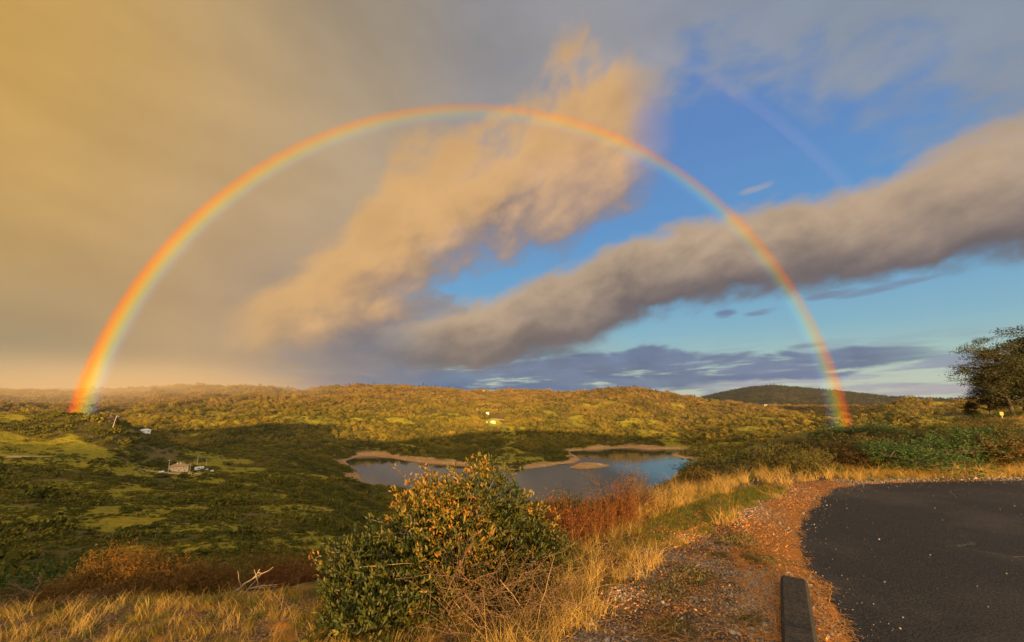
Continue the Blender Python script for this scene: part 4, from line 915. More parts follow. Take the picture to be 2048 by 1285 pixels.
SH = [ # X, top row, distance, width px, source, material swap, label
 (1400, 925, 10.0, 90, A0, m_leafC, 'low brown shrub at the lake end of the shoulder scrub'), (1345, 950, 11.5, 70, B0, m_leafC, 'small rusty shrub at the edge of the drop above the water'),
 (1535, 935, 10.0, 120, C0, m_leafA, 'low shrub close behind the green grass tip of the verge'), (1650, 930, 9.9, 110, B0, m_leafA, 'shrub with yellowish leaves right behind the gravel bend'),
 (1760, 905, 10.4, 130, A0, m_leafC, 'low russet shrub to the right of the tall dark bush'), (1800, 935, 9.7, 90, B0, m_leafB, 'bright green low shrub right beside the asphalt edge'),
 (1760, 858, 19, 120, A0, m_leafB, 'green shrub on the brow of the right hillside under the rainbow foot'), (1705, 868, 17, 100, C0, m_leafA, 'olive shrub at the left end of the hillside brow'),
 (1660, 882, 14, 90, B0, m_leafC, 'brown shrub low on the left flank of the right hillside'), (1830, 880, 15, 150, B0, m_leafC, 'reddish brown shrub in the middle of the right hillside'),
 (1880, 905, 11.5, 120, C0, m_leafC, 'rust coloured shrub above the dry grass verge'), (1930, 880, 13, 150, A0, m_leafB, 'dark green dense shrub on the right hillside'),
 (1975, 900, 11.3, 130, B0, m_leafB, 'dark green shrub behind the dry grass mound'), (2030, 895, 11.8, 120, C0, m_leafA, 'pale leaved shrub at the right edge above the verge'),
 (2060, 870, 14, 140, A0, m_leafB, 'large dark shrub cut by the right edge of the view'), (1880, 866, 22, 110, A0, m_leafC, 'brown shrub below the far bend of the road'),
 (1790, 866, 24, 90, C0, m_leafB, 'small green shrub left of the far bend of the road'), (1970, 868, 20, 120, C0, m_leafC, 'brown shrub under the white marker post'),
 (2030, 862, 24, 110, B0, m_leafA, 'olive shrub below the dark tree group'), (1920, 846, 44, 66, C0, m_leafB, 'round green shrub at the left foot of the dark tree group'),
 (1935, 838, 48, 50, A0, m_leafB, 'dark shrub just behind the round green shrub by the far road'), (1828, 838, 46, 14, A0, m_leafC, 'tiny dark shrub alone on the skyline by the far road'),
 (1440, 915, 13.5, 130, B0, m_leafB, 'dark green shrub behind the wide olive shrub'), (1560, 880, 14.5, 110, A0, m_leafA, 'thin olive shrub rising behind the roadside scrub'),
 (535, 1062, 8.5, 150, C0, m_leafC, 'dark brown shrub left of the large bush on the drop'), (480, 1110, 7.5, 90, B0, m_leafA, 'low dark shrub among the red stems on the left verge'),
 (40, 1122, 6.2, 170, A0, m_leafB, 'bright green mounded shrub at the far left edge'), (150, 1108, 6.6, 150, B0, m_leafB, 'dark green shrub right of the bright green mound'),
 (250, 1108, 6.4, 100, C0, m_leafB, 'glossy green shrub behind the tall broom stems'), (330, 1115, 6.6, 110, B0, m_leafB, 'low green shrub between the broom clumps'), (-60, 1090, 7.5, 160, C0, m_leafB, 'dark shrub cut by the left edge of the view'),
 (1130, 958, 6.6, 130, B0, m_leafB, 'wispy dark green shrub standing against the lake'), (1210, 985, 6.4, 90, A0, m_leafA, 'low green shrub at the foot of the bare twiggy bush'), (1215, 1045, 5.9, 60, C0, m_leafC, 'small brown shrub below the red stems'),
]
for X, Yt, y, wpx, src, sw, lb in SH: grow('roadside_shrub', X, Yt, y, wpx, None, None, lb, src, sw)
# more undergrowth on the steep drop, out of the sun
for i, (X, Yt, y, wpx) in enumerate([(640, 1150, 6, 160), (760, 1085, 7, 150), (420, 1130, 6.8, 140), (1010, 1040, 6.2, 120), (1150, 1050, 6.4, 110), (1290, 1020, 8, 90), (90, 1165, 5.4, 150), (-20, 1150, 5.2, 140)]):
    grow('undergrowth_shrub', X, Yt, y, wpx, None, None, ['dark undergrowth shrub left of the large orange tipped bush', 'shrub hidden behind the left shoulder of the large bush', 'dark shrub behind the right broom clump', 'shrub behind the right top of the large bush', 'dark shrub behind the red dry stems', 'shrub on the lip right of the twiggy bush', 'tangled dark shrub low at the left', 'dark shrub low in the left corner'][i], (A0, B0, C0)[i % 3], (m_leafA, m_leafC)[i % 2])

rh = np.random.default_rng(8)
for i in range(120):
    y = 9.6 + 34 * rh.random() ** 1.5; x = y * rh.uniform(.62, 1.32)
    if poly_sd(np.array([x]), np.array([y]), ASPH)[0] < 1.3 or (x > 28 and y > 41): continue
    h_ = rh.uniform(.35, 1.35) * (1 + y / 45); w_ = h_ * rh.uniform(.75, 1.4); cx_ = PX + F * x / y * 1.035
    line = float(np.interp(cx_, [1400, 1480, 1640, 1700, 1760, 1830, 1900, 2048], [902, 880, 878, 864, 856, 850, 856, 850])) + rh.normal(0, 10); cap = at_y(cx_, line, y)[2] - float(ground(x, y))
    if cap < .22: continue
    h_ = min(h_, cap); w_ = min(w_, h_ * 1.9)
    o = copy_plant((A0, B0, C0)[i % 3], (x, y, float(ground(x, y)) - .06), rh.random() * 6.28, (w_, w_, h_), 'dark rounded shrub in the thicket covering the right hillside', 'shrubs of the right hillside thicket', (m_leafA, m_leafB, m_leafC, m_leafA)[rh.integers(0, 4)]); o.name = 'thicket_shrub'
# upright dry stems
def stems(seed, n, h_, spread, lean=.12, side=3, wig=.03, seed_heads=True, rad=.0035):
    rg = np.random.default_rng(seed); ls = []; lv = []
    for i in range(n):
        b_ = np.array([*rg.normal(0, spread, 2), -.05]); hh = h_ * rg.uniform(.55, 1.05) * math.exp(-(b_[0] ** 2 + b_[1] ** 2) / (5 * spread ** 2))
        tp = b_ + np.array([rg.normal(0, lean * hh) + b_[0] * .25, rg.normal(0, lean * hh) + b_[1] * .25, hh]); c_ = curve(b_, tp, wig, 6, rg); ls.append((c_, np.linspace(rad, rad * .4, 6)))
        for _ in range(side):
            k = rg.integers(2, 6); e_ = c_[k] + np.array([rg.normal(0, .04), rg.normal(0, .04), rg.uniform(.06, .16)]) * h_; ls.append((np.array([c_[k], (c_[k] + e_) / 2 + rg.normal(0, .004, 3), e_]), [rad * .5, rad * .4, rad * .25])); lv.append(e_)
        lv += [c_[-1], c_[-2]]
    v, f = tubes(ls, 3); out = {'stems': (v, f, np.repeat(rg.random(len(v) // 3), 3)[:len(v)] if len(v) % 3 == 0 else rg.random(len(v)))}
    if seed_heads:
        q = np.repeat(np.array(lv), 5, 0); q = q + rg.normal(0, .015, q.shape) * h_; V, Fc, k = leaves(q, rg.normal(size=q.shape) + np.array([0, 0, 1.2]), .028 * h_, .010 * h_, rg)
        out['seed_heads'] = (V, Fc, np.repeat(rg.random(len(q)), k))
    return out
st1, st2 = stems(31, 150, 1.0, .20, .07), stems(32, 230, 1.0, .26, .10, 5, .05)
MS = {'stems': m_stalk, 'seed_heads': m_stalk}; MBr = {'stems': m_broom, 'seed_heads': m_broom}
def stand(name, X, Yt, y, wpx, parts, mats, label, src=None, cat='dry plant', group=None):
    top = at_y(X, Yt, y); gz = float(ground(top[0], y)); h_ = top[2] - gz + .05; w_ = wpx / F * y / 1.0; s_ = (w_, w_, h_)
    if src: return copy_plant(src, (top[0], y, gz - .03), RS.random() * 6.28, s_, label, group)
    return make_plant(name, parts, mats, (top[0], y, gz - .03), label, cat, group, RS.random() * 6.28, s_)
S0 = stand('dry_stems', 1110, 978, 5.3, 110, st1, MS, 'stand of upright red brown dry stems right beside the large bush', None)
for X, Yt, y, wp, lb in ((1150, 992, 5.5, 100, 'red brown dry stems in front of the wispy green shrub'), (1195, 985, 5.6, 90, 'rusty stems between the wispy shrub and the bare twiggy bush'), (1245, 962, 5.9, 90, 'tall rusty stems at the foot of the bare twiggy bush'), (1075, 1012, 5.1, 60, 'short rusty stems half hidden by the right flank of the large bush'),
                     (1288, 985, 6.4, 70, 'rusty stems at the right end of the red stand'), (590, 1112, 5.4, 150, 'low deep red dry stems left of the large bush'), (545, 1135, 5.0, 120, 'deep red stems beside the pale dead branches'), (630, 1125, 5.2, 90, 'red stems touching the left side of the large bush')):
    stand('dry_stems', X, Yt, y, wp, None, None, lb, S0)
Q0 = stand('broom_bush', 235, 1092, 4.7, 130, st2, MBr, 'tallest orange brown broom clump on the left verge', None, 'broom bush')
for X, Yt, y, wp, lb in ((290, 1100, 4.8, 110, 'orange broom clump just right of the tallest one'), (350, 1118, 4.7, 120, 'rounded broom clump in the middle of the left verge'), (400, 1130, 4.6, 110, 'broom clump leaning right on the left verge'), (180, 1140, 4.5, 110, 'low broom clump left of the tallest one'), (440, 1145, 4.6, 90, 'low broom clump nearest the pale dead branches'), (135, 1165, 4.3, 110, 'low dull broom clump at the left end of the row'), (205, 1122, 4.9, 120, 'broom clump behind and left of the tallest one'), (262, 1135, 4.4, 120, 'broom clump in front of the tallest one'), (320, 1142, 4.4, 110, 'front broom clump in the middle of the row'), (375, 1150, 4.35, 110, 'front broom clump right of the middle'), (425, 1122, 5.0, 100, 'rear broom clump at the right end of the row'), (95, 1185, 4.2, 110, 'sparse brown broom clump beside the dead twigs')):
    stand('broom_bush', X, Yt, y, wp, None, None, lb, Q0)
# bare twiggy bush
def twiggy(seed, n0=9, depth=4, h_=1.0, spread=.4):
    rg = np.random.default_rng(seed); ls = []; ends = []
    def rec(p, d, L, r, k):
        e_ = p + d * L; c_ = curve(p, e_, .07, 5, rg); ls.append((c_, np.linspace(r, r * .6, 5)))
        if k == 0: ends.append(e_); return
        for _ in range(rg.integers(2, 4)):
            d2 = norm(d + rg.normal(0, .38, 3) + np.array([0, 0, .12])); rec(c_[rg.integers(2, 5)], d2, L * rg.uniform(.5, .8), r * .6, k - 1)
    for _ in range(n0): rec(np.array([*rg.normal(0, .05, 2), -.03]), norm(np.array([rg.normal(0, spread), rg.normal(0, spread), 1])), h_ * .42, .012, depth)
    q = np.repeat(np.array(ends), 2, 0); V, Fc, k = leaves(q, rg.normal(size=q.shape), .022, .012, rg); v, f = tubes(ls, 3)
    return {'branches': (v, f, np.zeros(len(v))), 'dead_leaves': (V, Fc, np.repeat(rg.random(len(q)), k))}
tw = twiggy(41, 9, 4)
m_twig = plain_mat('grey_twig', (.07, .038, .020), (.17, .10, .055), 20)
def twig_at(X, Yt, y, wpx, label, parts=None, src=None, tilt=0.0):
    top = at_y(X, Yt, y); gz = float(ground(top[0], y)); h_ = (top[2] - gz) / 1.05; w_ = wpx / F * y / 1.1; s_ = (w_, w_, h_)
    o = make_plant('bare_bush', parts, {'branches': m_twig, 'dead_leaves': m_leafC}, (top[0], y, gz), label, 'bare bush', None, 0, s_) if parts else copy_plant(src, (top[0], y, gz), RS.random() * 6.28, s_, label)
    o.rotation_euler.x = tilt; return o
T0 = twig_at(1245, 912, 6.2, 150, 'tall bare twiggy bush silhouetted on the lake', tw)
twig_at(1285, 955, 6.6, 90, 'lower bare bush right of the tall twiggy one', None, T0)
twig_at(60, 1190, 4.0, 330, 'grey tangle of dead twigs low in the left corner', None, T0)
twig_at(140, 1215, 3.9, 260, 'brown dead twigs at the foot of the left broom row', None, T0)
twig_at(500, 1190, 4.6, 140, 'bare brown brush behind the pale dead branches', None, T0)
# pale dead branches on the left verge
for (pts, lb) in (([(445, 1216), (462, 1190), (486, 1172), (505, 1160), (520, 1138)], 'long pale dead branch curving up to the right on the left verge'), ([(455, 1216), (475, 1196), (500, 1176), (530, 1176)], 'second pale dead branch below the long one'), ([(140, 1236), (165, 1226), (185, 1204), (215, 1195)], 'thin pale fallen branch at the foot of the broom row')):
    P_ = np.array([at_y(X, Y, 4.15) for X, Y in pts]); tt = np.linspace(0, len(P_) - 1, 14); Q_ = np.stack([np.interp(tt, np.arange(len(P_)), P_[:, i]) for i in range(3)], -1) + rng.normal(0, .006, (14, 3)); ls = [(Q_, np.linspace(.011, .004, 14))]
    for _ in range(5):
        k = rng.integers(4, 13); ls.append((curve(Q_[k], Q_[k] + np.array([rng.uniform(-.05, .2), rng.normal(0, .08), rng.uniform(-.05, .18)]), .12, 5, rng), np.linspace(.005, .002, 5)))
    tag(link('dead_branch', mesh_np('dead_branch', *tubes(ls, 6), m_deadwood, True)), lb, 'dead branch')
# bramble tangle in front of the big bush
rg = np.random.default_rng(51); ls = []
for i in range(120):
    X, Y = rg.uniform(880, 1130), rg.uniform(1150, 1300); y = rg.uniform(3.0, 3.6); a_ = at_y(X, Y, y); a_[2] = max(a_[2], float(ground(a_[0], y)))
    d_ = np.array([rg.normal(0, .35), rg.normal(0, .12), rg.uniform(-.05, .38)]) * rg.uniform(.5, 1.3); c_ = curve(a_, a_ + d_, .18, 7, rg); ls.append((c_, np.linspace(.0028, .0010, 7)))
    for _ in range(3):
        k = rg.integers(2, 6); ls.append((curve(c_[k], c_[k] + rg.normal(0, .09, 3), .1, 4, rg), np.linspace(.002, .001, 4)))
v, f = tubes(ls, 4); q = np.array([c[0][-1] for c in ls]); q = np.repeat(q, 6, 0) + rg.normal(0, .03, (len(q) * 6, 3)); V, Fc, k = leaves(q, rg.normal(size=q.shape), .020, .010, rg)
make_plant('bramble', {'branches': (v, f, np.zeros(len(v))), 'foliage': (V, Fc, np.repeat(rg.random(len(q)), k))}, {'branches': m_twig, 'foliage': m_leafC}, (0, 0, 0), 'tangled brown bramble in front of the large orange tipped bush', 'bramble')
for i, (X0, Y0, X1, Y1, y) in enumerate(((1065, 1285, 1110, 1110, 3.1), (1050, 1165, 1090, 1060, 4.2), (905, 1200, 1000, 1290, 3.2), (720, 1135, 830, 1128, 3.5), (1140, 1150, 1100, 1060, 4.4), (1000, 1160, 1060, 1240, 3.2))):
    tag(link('long_stalk', mesh_np('long_stalk', *tubes([(curve(at_y(X0, Y0, y), at_y(X1, Y1, y), .04, 8, rg), np.linspace(.0026, .0012, 8))], 5), m_stalkwood, True)),
        ['tall pale stalk rising through the brambles', 'thin stalk leaning over the right side of the large bush', 'dry stalk slanting down to the bottom edge', 'nearly level pale twig across the dark leaves', 'pale stalk between the large bush and the straw', 'short dry stalk low in the brambles'][i], 'dry stalk')

# ================================================================== grass, straw, needles, gravel
def tuft(seed, n, h_, spread, lean, wdt, segs=4, flat=0.0):
    rg = np.random.default_rng(seed); th = rg.random(n) * 6.283; b_ = np.stack([rg.normal(0, spread, n), rg.normal(0, spread, n), np.full(n, -.01)], -1)
    L = h_ * rg.uniform(.5, 1.15, n); bend = rg.uniform(.2, 1.0, n) * lean; t_ = np.linspace(0, 1, segs); dirx = np.stack([np.cos(th), np.sin(th)], -1)
    V = np.zeros((n, segs, 2, 3)); sd_ = np.stack([-np.sin(th), np.cos(th), 0 * th], -1) ; ph = rg.random(n) * 3.14; sd_ = sd_ * np.cos(ph)[:, None] + np.stack([np.cos(th), np.sin(th), 0 * th], -1) * np.sin(ph)[:, None]
    for i, s in enumerate(t_):
        out_ = L * bend * s ** 1.6; up = L * s * (1 - .45 * bend * s * (1 + flat)); c_ = b_ + np.concatenate([dirx * out_[:, None], np.maximum(up, .008 + .02 * s)[:, None]], 1)
        wv_ = wdt * (1 - .85 * s) * .5; V[:, i, 0] = c_ - sd_ * wv_; V[:, i, 1] = c_ + sd_ * wv_
    i, j = np.meshgrid(np.arange(n), np.arange(segs - 1), indexing='ij'); a_ = (i * segs + j) * 2
    Fc = np.stack([a_, a_ + 1, a_ + 3, a_ + 2], -1).reshape(-1, 4)
    return V.reshape(-1, 3), Fc, np.repeat(rg.random(n), segs * 2)
def tset(mat, specs, nm): return [mesh_np(nm, V, Fc, mat, False, {'tint': T}) for V, Fc, T in (tuft(*s) for s in specs)]
straw_me = tset(m_straw, [(61, 34, .34, .05, .9, .0042, 5, .3), (62, 26, .42, .07, 1.2, .004, 5, .5), (63, 40, .24, .06, .8, .0038, 4, .2), (64, 12, .60, .05, .8, .0042, 6, .1)], 'straw_tuft')
gold_me = tset(m_gold, [(71, 60, .13, .05, .7, .0035, 4), (72, 50, .17, .06, .9, .0035, 4), (73, 40, .10, .05, .6, .003, 3)], 'grass_tuft')
green_me = tset(m_green, [(81, 60, .11, .045, .6, .0040, 4), (82, 50, .15, .05, .7, .0040, 4)], 'green_tuft')
VERGE_PX = [(1120, 1300), (1180, 1240), (1235, 1180), (1268, 1120), (1262, 1090), (1330, 1082), (1420, 1052), (1480, 1022), (1560, 988), (1545, 976), (1600, 968)]
verge = [at_z(X, Y) for X, Y in VERGE_PX]
verge = [(.0, .4)] + verge + [(8.5, 9.6), (20, 10.2)]
GREEN = [at_z(X, Y) for X, Y in [(1258, 1088), (1300, 1050), (1370, 1025), (1420, 1005), (1480, 988), (1540, 972), (1566, 980), (1555, 992), (1490, 1020), (1420, 1054), (1340, 1084), (1290, 1092)]]
def area(n, x0, x1, y0, y1):
    return RS.uniform(x0, x1, n), RS.uniform(y0, y1, n)
x, y = area(60000, -9, 14, 1.6, 14.5)
inview = (np.abs(x) < y * 1.3 + .6)
vs = poly_sd(x, y, verge, False); lp = poly_sd(x, y, LIP, False); ad = poly_sd(x, y, ASPH); gd = poly_sd(x, y, GREEN)
near = np.clip(3.6 / np.hypot(x, y), .12, 1)
# verge is left of the gravel line: vs > 0
sm = inview & (vs > -.12 + fbm(x, y, .5, 2, 5) * .5) & (lp < .7) & (x > -.1) & (y < 9.5) & (RS.random(len(x)) < .9 * np.maximum(near, .35)) & (gd > .02)
sm |= inview & (ad > .25) & (ad < .7 + fbm(x, y, 1.5, 2, 3)) & (x > 8) & (y > 9.0) & (RS.random(len(x)) < .5)
print('straw', sm.sum())
def put(name, mask, meshes, s0, s1, label, cat, tl=.12, zs=1.0):
    xx, yy = x[mask], y[mask]; n = len(xx); s_ = RS.uniform(s0, s1, n); s_ = s_ * (1 + .03 * np.hypot(xx, yy))
    tag(gn_scatter(name, np.stack([xx, yy, ground(xx, yy)], -1), np.stack([s_, s_, s_ * zs * RS.uniform(.7, 1.15, n)], -1), RS.random(n) * 6.28, RS.integers(0, len(meshes), n), meshes, RS.normal(0, tl, (n, 2))), label, cat, kind='stuff')
put('dry_grass', sm & (RS.random(len(x)) < .62), straw_me, .42, .74, 'pale bent straw lying along the drop beside the gravel shoulder', 'dry grass', .3)
gm = inview & (((vs > .0) & (lp < 1.0) & (y < 8) & (x > -.2)) | ((x < .1) & (lp < .45)) | ((ad > .3) & (lp < -.2) & (x > 7) & (ad < 6))) & (gd > 0)
put('yellow_grass', gm, gold_me + [green_me[0], straw_me[2]], .34, .62, 'short yellowing grass on the verge and the left lip', 'grass')
x, y = area(16000, 1.0, 7.5, 4.4, 10.5); gd = poly_sd(x, y, GREEN); lp = poly_sd(x, y, LIP, False); ad = poly_sd(x, y, ASPH)
put('green_grass', (RS.random(len(x)) < .7) & (gd < .05 + fbm(x, y, .3, 2, 9) * .2) | ((lp > -.1) & (lp < .5) & (x > 4.5) & (RS.random(len(x)) < .25)), green_me + [gold_me[0], gold_me[2]], .36, .62, 'fresh green grass strip between the straw and the gravel', 'grass')
# scrub grass on the right hillside
x, y = area(9000, 7, 60, 9.6, 62); ad = poly_sd(x, y, ASPH); lp = poly_sd(x, y, LIP, False); rr_ = (x > 29) & (y > 42.5) & (y < 53)
put('hill_grass', (lp < 1.5) & (ad > .8) & ~rr_ & (x < y * 1.45), [gold_me[0], gold_me[1], green_me[1], straw_me[2]], .55, 1.1, 'rough yellow and brown grass on the right hillside', 'grass', .15, .6)
# needles
def needles(n, f, L0, L1, name, label):
    xx, yy = f(n); n = len(xx); a_ = RS.random(n) * 6.283; L = RS.uniform(L0, L1, n); p0 = np.stack([xx, yy, ground(xx, yy) + .006 + RS.random(n) * .012], -1); ad_ = poly_sd(xx, yy, ASPH); p0[:, 2] = np.where(ad_ < .05, .008 + RS.random(n) * .006, p0[:, 2])
    D = np.stack([np.cos(a_), np.sin(a_), RS.normal(0, .10, n)], -1); S = np.stack([-np.sin(a_), np.cos(a_), 0 * a_], -1) * .0016; b_ = D * L[:, None] * .5; md = RS.normal(0, .10, (n, 1)) * L[:, None] * S / .0016
    V = np.stack([p0 - b_ - S, p0 - b_ + S, p0 + md - S + np.array([0, 0, .004]), p0 + md + S + np.array([0, 0, .004]), p0 + b_ - S * .6, p0 + b_ + S * .6], 1).reshape(-1, 3)
    q = np.array([[0, 1, 3, 2], [2, 3, 5, 4]]); Fc = (np.arange(n)[:, None, None] * 6 + q).reshape(-1, 4)
    tag(link(name, mesh_np(name, V, Fc, m_needle, False, {'tint': np.repeat(RS.random(n), 6)})), label, 'pine needles', kind='stuff')
def fn_needles(n):
    xx, yy = RS.uniform(.4, 6.5, n), RS.uniform(1.8, 9.5, n); ad_ = poly_sd(xx, yy, ASPH); vs_ = poly_sd(xx, yy, verge, False)
    pr_ = np.exp(-((ad_ - .22) / .26) ** 2) + .10 * (vs_ < .1); pr_ *= (ad_ > -.03 + .06 * np.sin(yy * 9) * RS.random(n)) * (vs_ < .3)
    k = RS.random(n) < pr_; return xx[k], yy[k]
needles(120000, fn_needles, .05, .15, 'pine_needles', 'orange pine needle litter along the asphalt edge and over the gravel')
# gravel
peb = []
m_peb = leaf_mat('pebble', [(.03, .027, .025), (.12, .09, .07), (.42, .34, .26), (.80, .72, .60)], .7, .3, True, 0)
for i in range(4):
    V, Fc = ico(1, 1); rg = np.random.default_rng(90 + i); V = V * rg.uniform(.75, 1.15, (len(V), 1)) * np.array([1, .8, .6]); peb.append(mesh_np('pebble', V, Fc, m_peb, False, {'tint': np.full(len(V), .5)}))
x, y = area(520000, .3, 11, 1.7, 10.5); ad = poly_sd(x, y, ASPH); vs = poly_sd(x, y, verge, False); rr_ = np.hypot(x, y)
pn = vnoise(x * 1.7, y * 1.7, 12) + vnoise(x * 5, y * 5, 13) * .4
k = (ad > .02) & (vs < .05) & (RS.random(len(x)) < np.clip(.40 + 1.5 * pn, .04, .95) * np.clip((ad - .0) / .35, .10, 1) * np.clip(4.6 / rr_, .3, 1)) & (x < y * 1.3)
k |= (ad < 0) & (ad > -.5) & (RS.random(len(x)) < .05 * np.exp(ad / .13)) & (y > 1.8)
k |= (ad < 0) & (ad > -3.2) & (RS.random(len(x)) < .0010) & (y > 1.8)
x, y, ad = x[k], y[k], ad[k]; zz = np.where(ad < .02, .006, ground(x, y)); s_ = RS.lognormal(-4.92, .40, len(x)) * (1 + .05 * np.hypot(x, y)) * np.where(ad < .02, .5, 1); print('gravel', len(x))
tag(gn_scatter('gravel', np.stack([x, y, zz + s_ * .15], -1), np.stack([s_] * 3, -1), RS.random(len(x)) * 6.28, RS.integers(0, 4, len(x)), peb, RS.normal(0, .5, (len(x), 2))), 'pale and dark gravel scattered over the shoulder', 'gravel', kind='stuff')
# orange fallen leaves
x, y = area(72000, .3, 5.5, 2.0, 8.5); ad = poly_sd(x, y, ASPH); vs = poly_sd(x, y, verge, False)
k = (ad > .1) & (vs < .35) & (RS.random(len(x)) < np.clip(.10 + 1.3 * (vnoise(x * 1.3, y * 1.3, 22) + .3 * (vs > -.6)), 0, .8)); x, y = x[k], y[k]
V, Fc, kk = leaves(np.stack([x, y, ground(x, y) + .012], -1), np.stack([RS.normal(size=len(x)), RS.normal(size=len(x)), RS.normal(0, .2, len(x))], -1), RS.uniform(.014, .034, len(x)), .013, RS)
tag(link('fallen_leaves', mesh_np('fallen_leaves', V, Fc, leaf_mat('fallen_leaf', [(.22, .07, .02), (.42, .15, .03), (.55, .26, .07), (.20, .10, .04)], .7, .2, False, 0), False, {'tint': np.repeat(RS.random(len(x)), kk)})), 'orange brown fallen leaf litter on the gravel shoulder', 'leaf litter', kind='stuff')
# low mat plants on the gravel
def mat_plant(seed):
    rg = np.random.default_rng(seed); n = 1500; r_ = np.sqrt(rg.random(n)); a_ = rg.random(n) * 6.283; rr_ = r_ * (1 + .3 * np.sin(a_ * 3 + seed) + .15 * np.sin(a_ * 7)); Pt = np.stack([rr_ * np.cos(a_), rr_ * np.sin(a_), .25 * (1 - r_ ** 2) * rg.random(n)], -1)
    V, Fc, k = leaves(Pt, rg.normal(size=(n, 3)) + np.array([0, 0, 1.0]), rg.uniform(.05, .13, n), .035, rg); return {'foliage': (V, Fc, np.repeat(rg.random(n), k))}
m_mat = leaf_mat('grey_herb', [(.035, .030, .014), (.085, .070, .025), (.15, .11, .04), (.24, .14, .05)], .8, .1, True, 0)
M0 = None
for i, (X, Y, w_, lb) in enumerate(((1388, 1150, .27, 'low grey green mat plant in the middle of the gravel'), (1325, 1182, .25, 'mat plant left of the middle one, near the straw'), (1480, 1080, .30, 'mat plant up the shoulder near the green grass'), (1353, 1256, .20, 'mat plant near the bottom edge of the shoulder'), (1508, 1248, .17, 'mat plant beside the kerb block'), (1535, 1122, .24, 'mat plant at the far end of the kerb block'), (1440, 1108, .16, 'small mat plant between two larger ones on the gravel'), (1270, 1165, .15, 'small mat plant among the orange leaves'))):
    px_, py_ = at_z(X, Y); loc = (px_, py_, float(ground(px_, py_)) - .005)
    if M0 is None: M0 = make_plant('mat_plant', mat_plant(3), {'foliage': m_mat}, loc, lb, 'low plant', None, 0, (w_, w_, w_ * .9))
    else: copy_plant(M0, loc, RS.random() * 6.28, (w_, w_ * .8, w_ * .9), lb)
# kerb block
m_kerb = plain_mat('dark_concrete', (.022, .019, .017), (.060, .051, .044), 55, .95, .002, .1)
import bmesh
bm = bmesh.new(); a_, b_ = Vector((2.50, 4.02)), Vector((1.05, 1.72)); d_ = (b_ - a_).normalized(); nrm = Vector((-d_.y, d_.x)); L = (b_ - a_).length; N_ = 40
prof = [(-.115, -.06), (-.095, .085), (-.078, .10), (.078, .10), (.095, .085), (.115, -.06)]
rows = []
for i in range(N_ + 1):
    s_ = i / N_; e_ = .02 if i in (0, N_) else 0; row = []
    for (u_, z_) in prof:
        p_ = a_ + d_ * (L * s_) + nrm * (u_ + RS.normal(0, .0006)); row.append(bm.verts.new((p_.x, p_.y, z_ - (e_ if z_ > 0 else 0) + RS.normal(0, .0006) - (.010 * RS.random() if RS.random() < .10 and z_ > .05 else 0))))
    rows.append(row)
for i in range(N_):
    for j in range(5): bm.faces.new((rows[i][j], rows[i][j + 1], rows[i + 1][j + 1], rows[i + 1][j]))
bm.faces.new(rows[0][::-1]); bm.faces.new(rows[-1]); bmesh.ops.recalc_face_normals(bm, faces=bm.faces[:])
me = bpy.data.meshes.new('kerb_block'); bm.to_mesh(me); bm.free(); me.materials.append(m_kerb)
tag(link('kerb_block', me), 'dark weathered concrete kerb block between the gravel and the asphalt', 'kerb block')

# ================================================================== trees by the far road
def big_tree(seed, h_=10.0, lean=(-.06, 0), spread=.42, clumps=150, leafL=.21, low=.16):
    rg = np.random.default_rng(seed); tr = curve((0, 0, -.3), (lean[0] * h_ * 2, lean[1] * h_, h_ * .82), .04, 9, rg); ls = [(tr, np.linspace(.26, .06, 9))]; tips = []
    for i in range(26):
        f_ = rg.uniform(low, 1.0); k = f_ * 8; k0 = min(int(k), 7); p = tr[k0] * (1 - (k - k0)) + tr[k0 + 1] * (k - k0); a0 = rg.random() * 6.283
        L = h_ * spread * (1.05 - .62 * f_) * rg.uniform(.6, 1.1); e_ = p + np.array([math.cos(a0) * L, math.sin(a0) * L, L * rg.uniform(.15, .75)]); c_ = curve(p, e_, .12, 7, rg); ls.append((c_, np.linspace(.09 * (1.2 - f_), .018, 7)))
        for _ in range(7):
            q_ = rg.integers(2, 7); e2 = c_[q_] + rg.normal(0, .12, 3) * h_ * np.array([1, 1, .6]) + np.array([0, 0, .04 * h_]); ls.append((curve(c_[q_], e2, .12, 5, rg), np.linspace(.025, .008, 5))); tips.append(e2)
        tips.append(e_)
    tips = np.array(tips); n = 130; q_ = np.repeat(tips, n, 0); off = rg.normal(0, 1, q_.shape) * np.array([.42, .42, .17]) * h_ / 10; q_ = q_ + off
    V, Fc, k = leaves(q_, off + rg.normal(0, .3, q_.shape), leafL * rg.uniform(.6, 1.3, len(q_)), leafL * .42, rg); v, f = tubes(ls, 6)
    return {'crown': (V, Fc, np.repeat(np.clip(np.repeat(rg.random(len(tips)), n) * .6 + rg.random(len(q_)) * .4, 0, 1), k)), 'trunk': (v, f, np.zeros(len(v)))}
m_tree = leaf_mat('dark_tree_leaf', [(.012, .016, .005), (.026, .028, .007), (.050, .046, .011), (.085, .066, .016)], .6, .3, True, .1)
def tree_at(X, Ytop, y, parts, label, src=None, hgt=8.6, cat='tree', wide=1.0):
    top = at_y(X, Ytop, y); gz = float(ground(top[0], y)); s_ = (top[2] - gz) / (hgt * 1.0); loc = (top[0], y, gz); sv = (s_ * wide, s_ * wide, s_)
    if src: return copy_plant(src, loc, RS.random() * 6.28, sv, label)
    return make_plant('roadside_tree', parts, {'crown': m_tree, 'trunk': m_bark}, loc, label, cat, None, 0, sv)
R0 = tree_at(1992, 672, 46, big_tree(5, lean=(-.05, 0), spread=.30), 'leaning dark tree with an airy crown, left in the group by the far road', hgt=10.2)
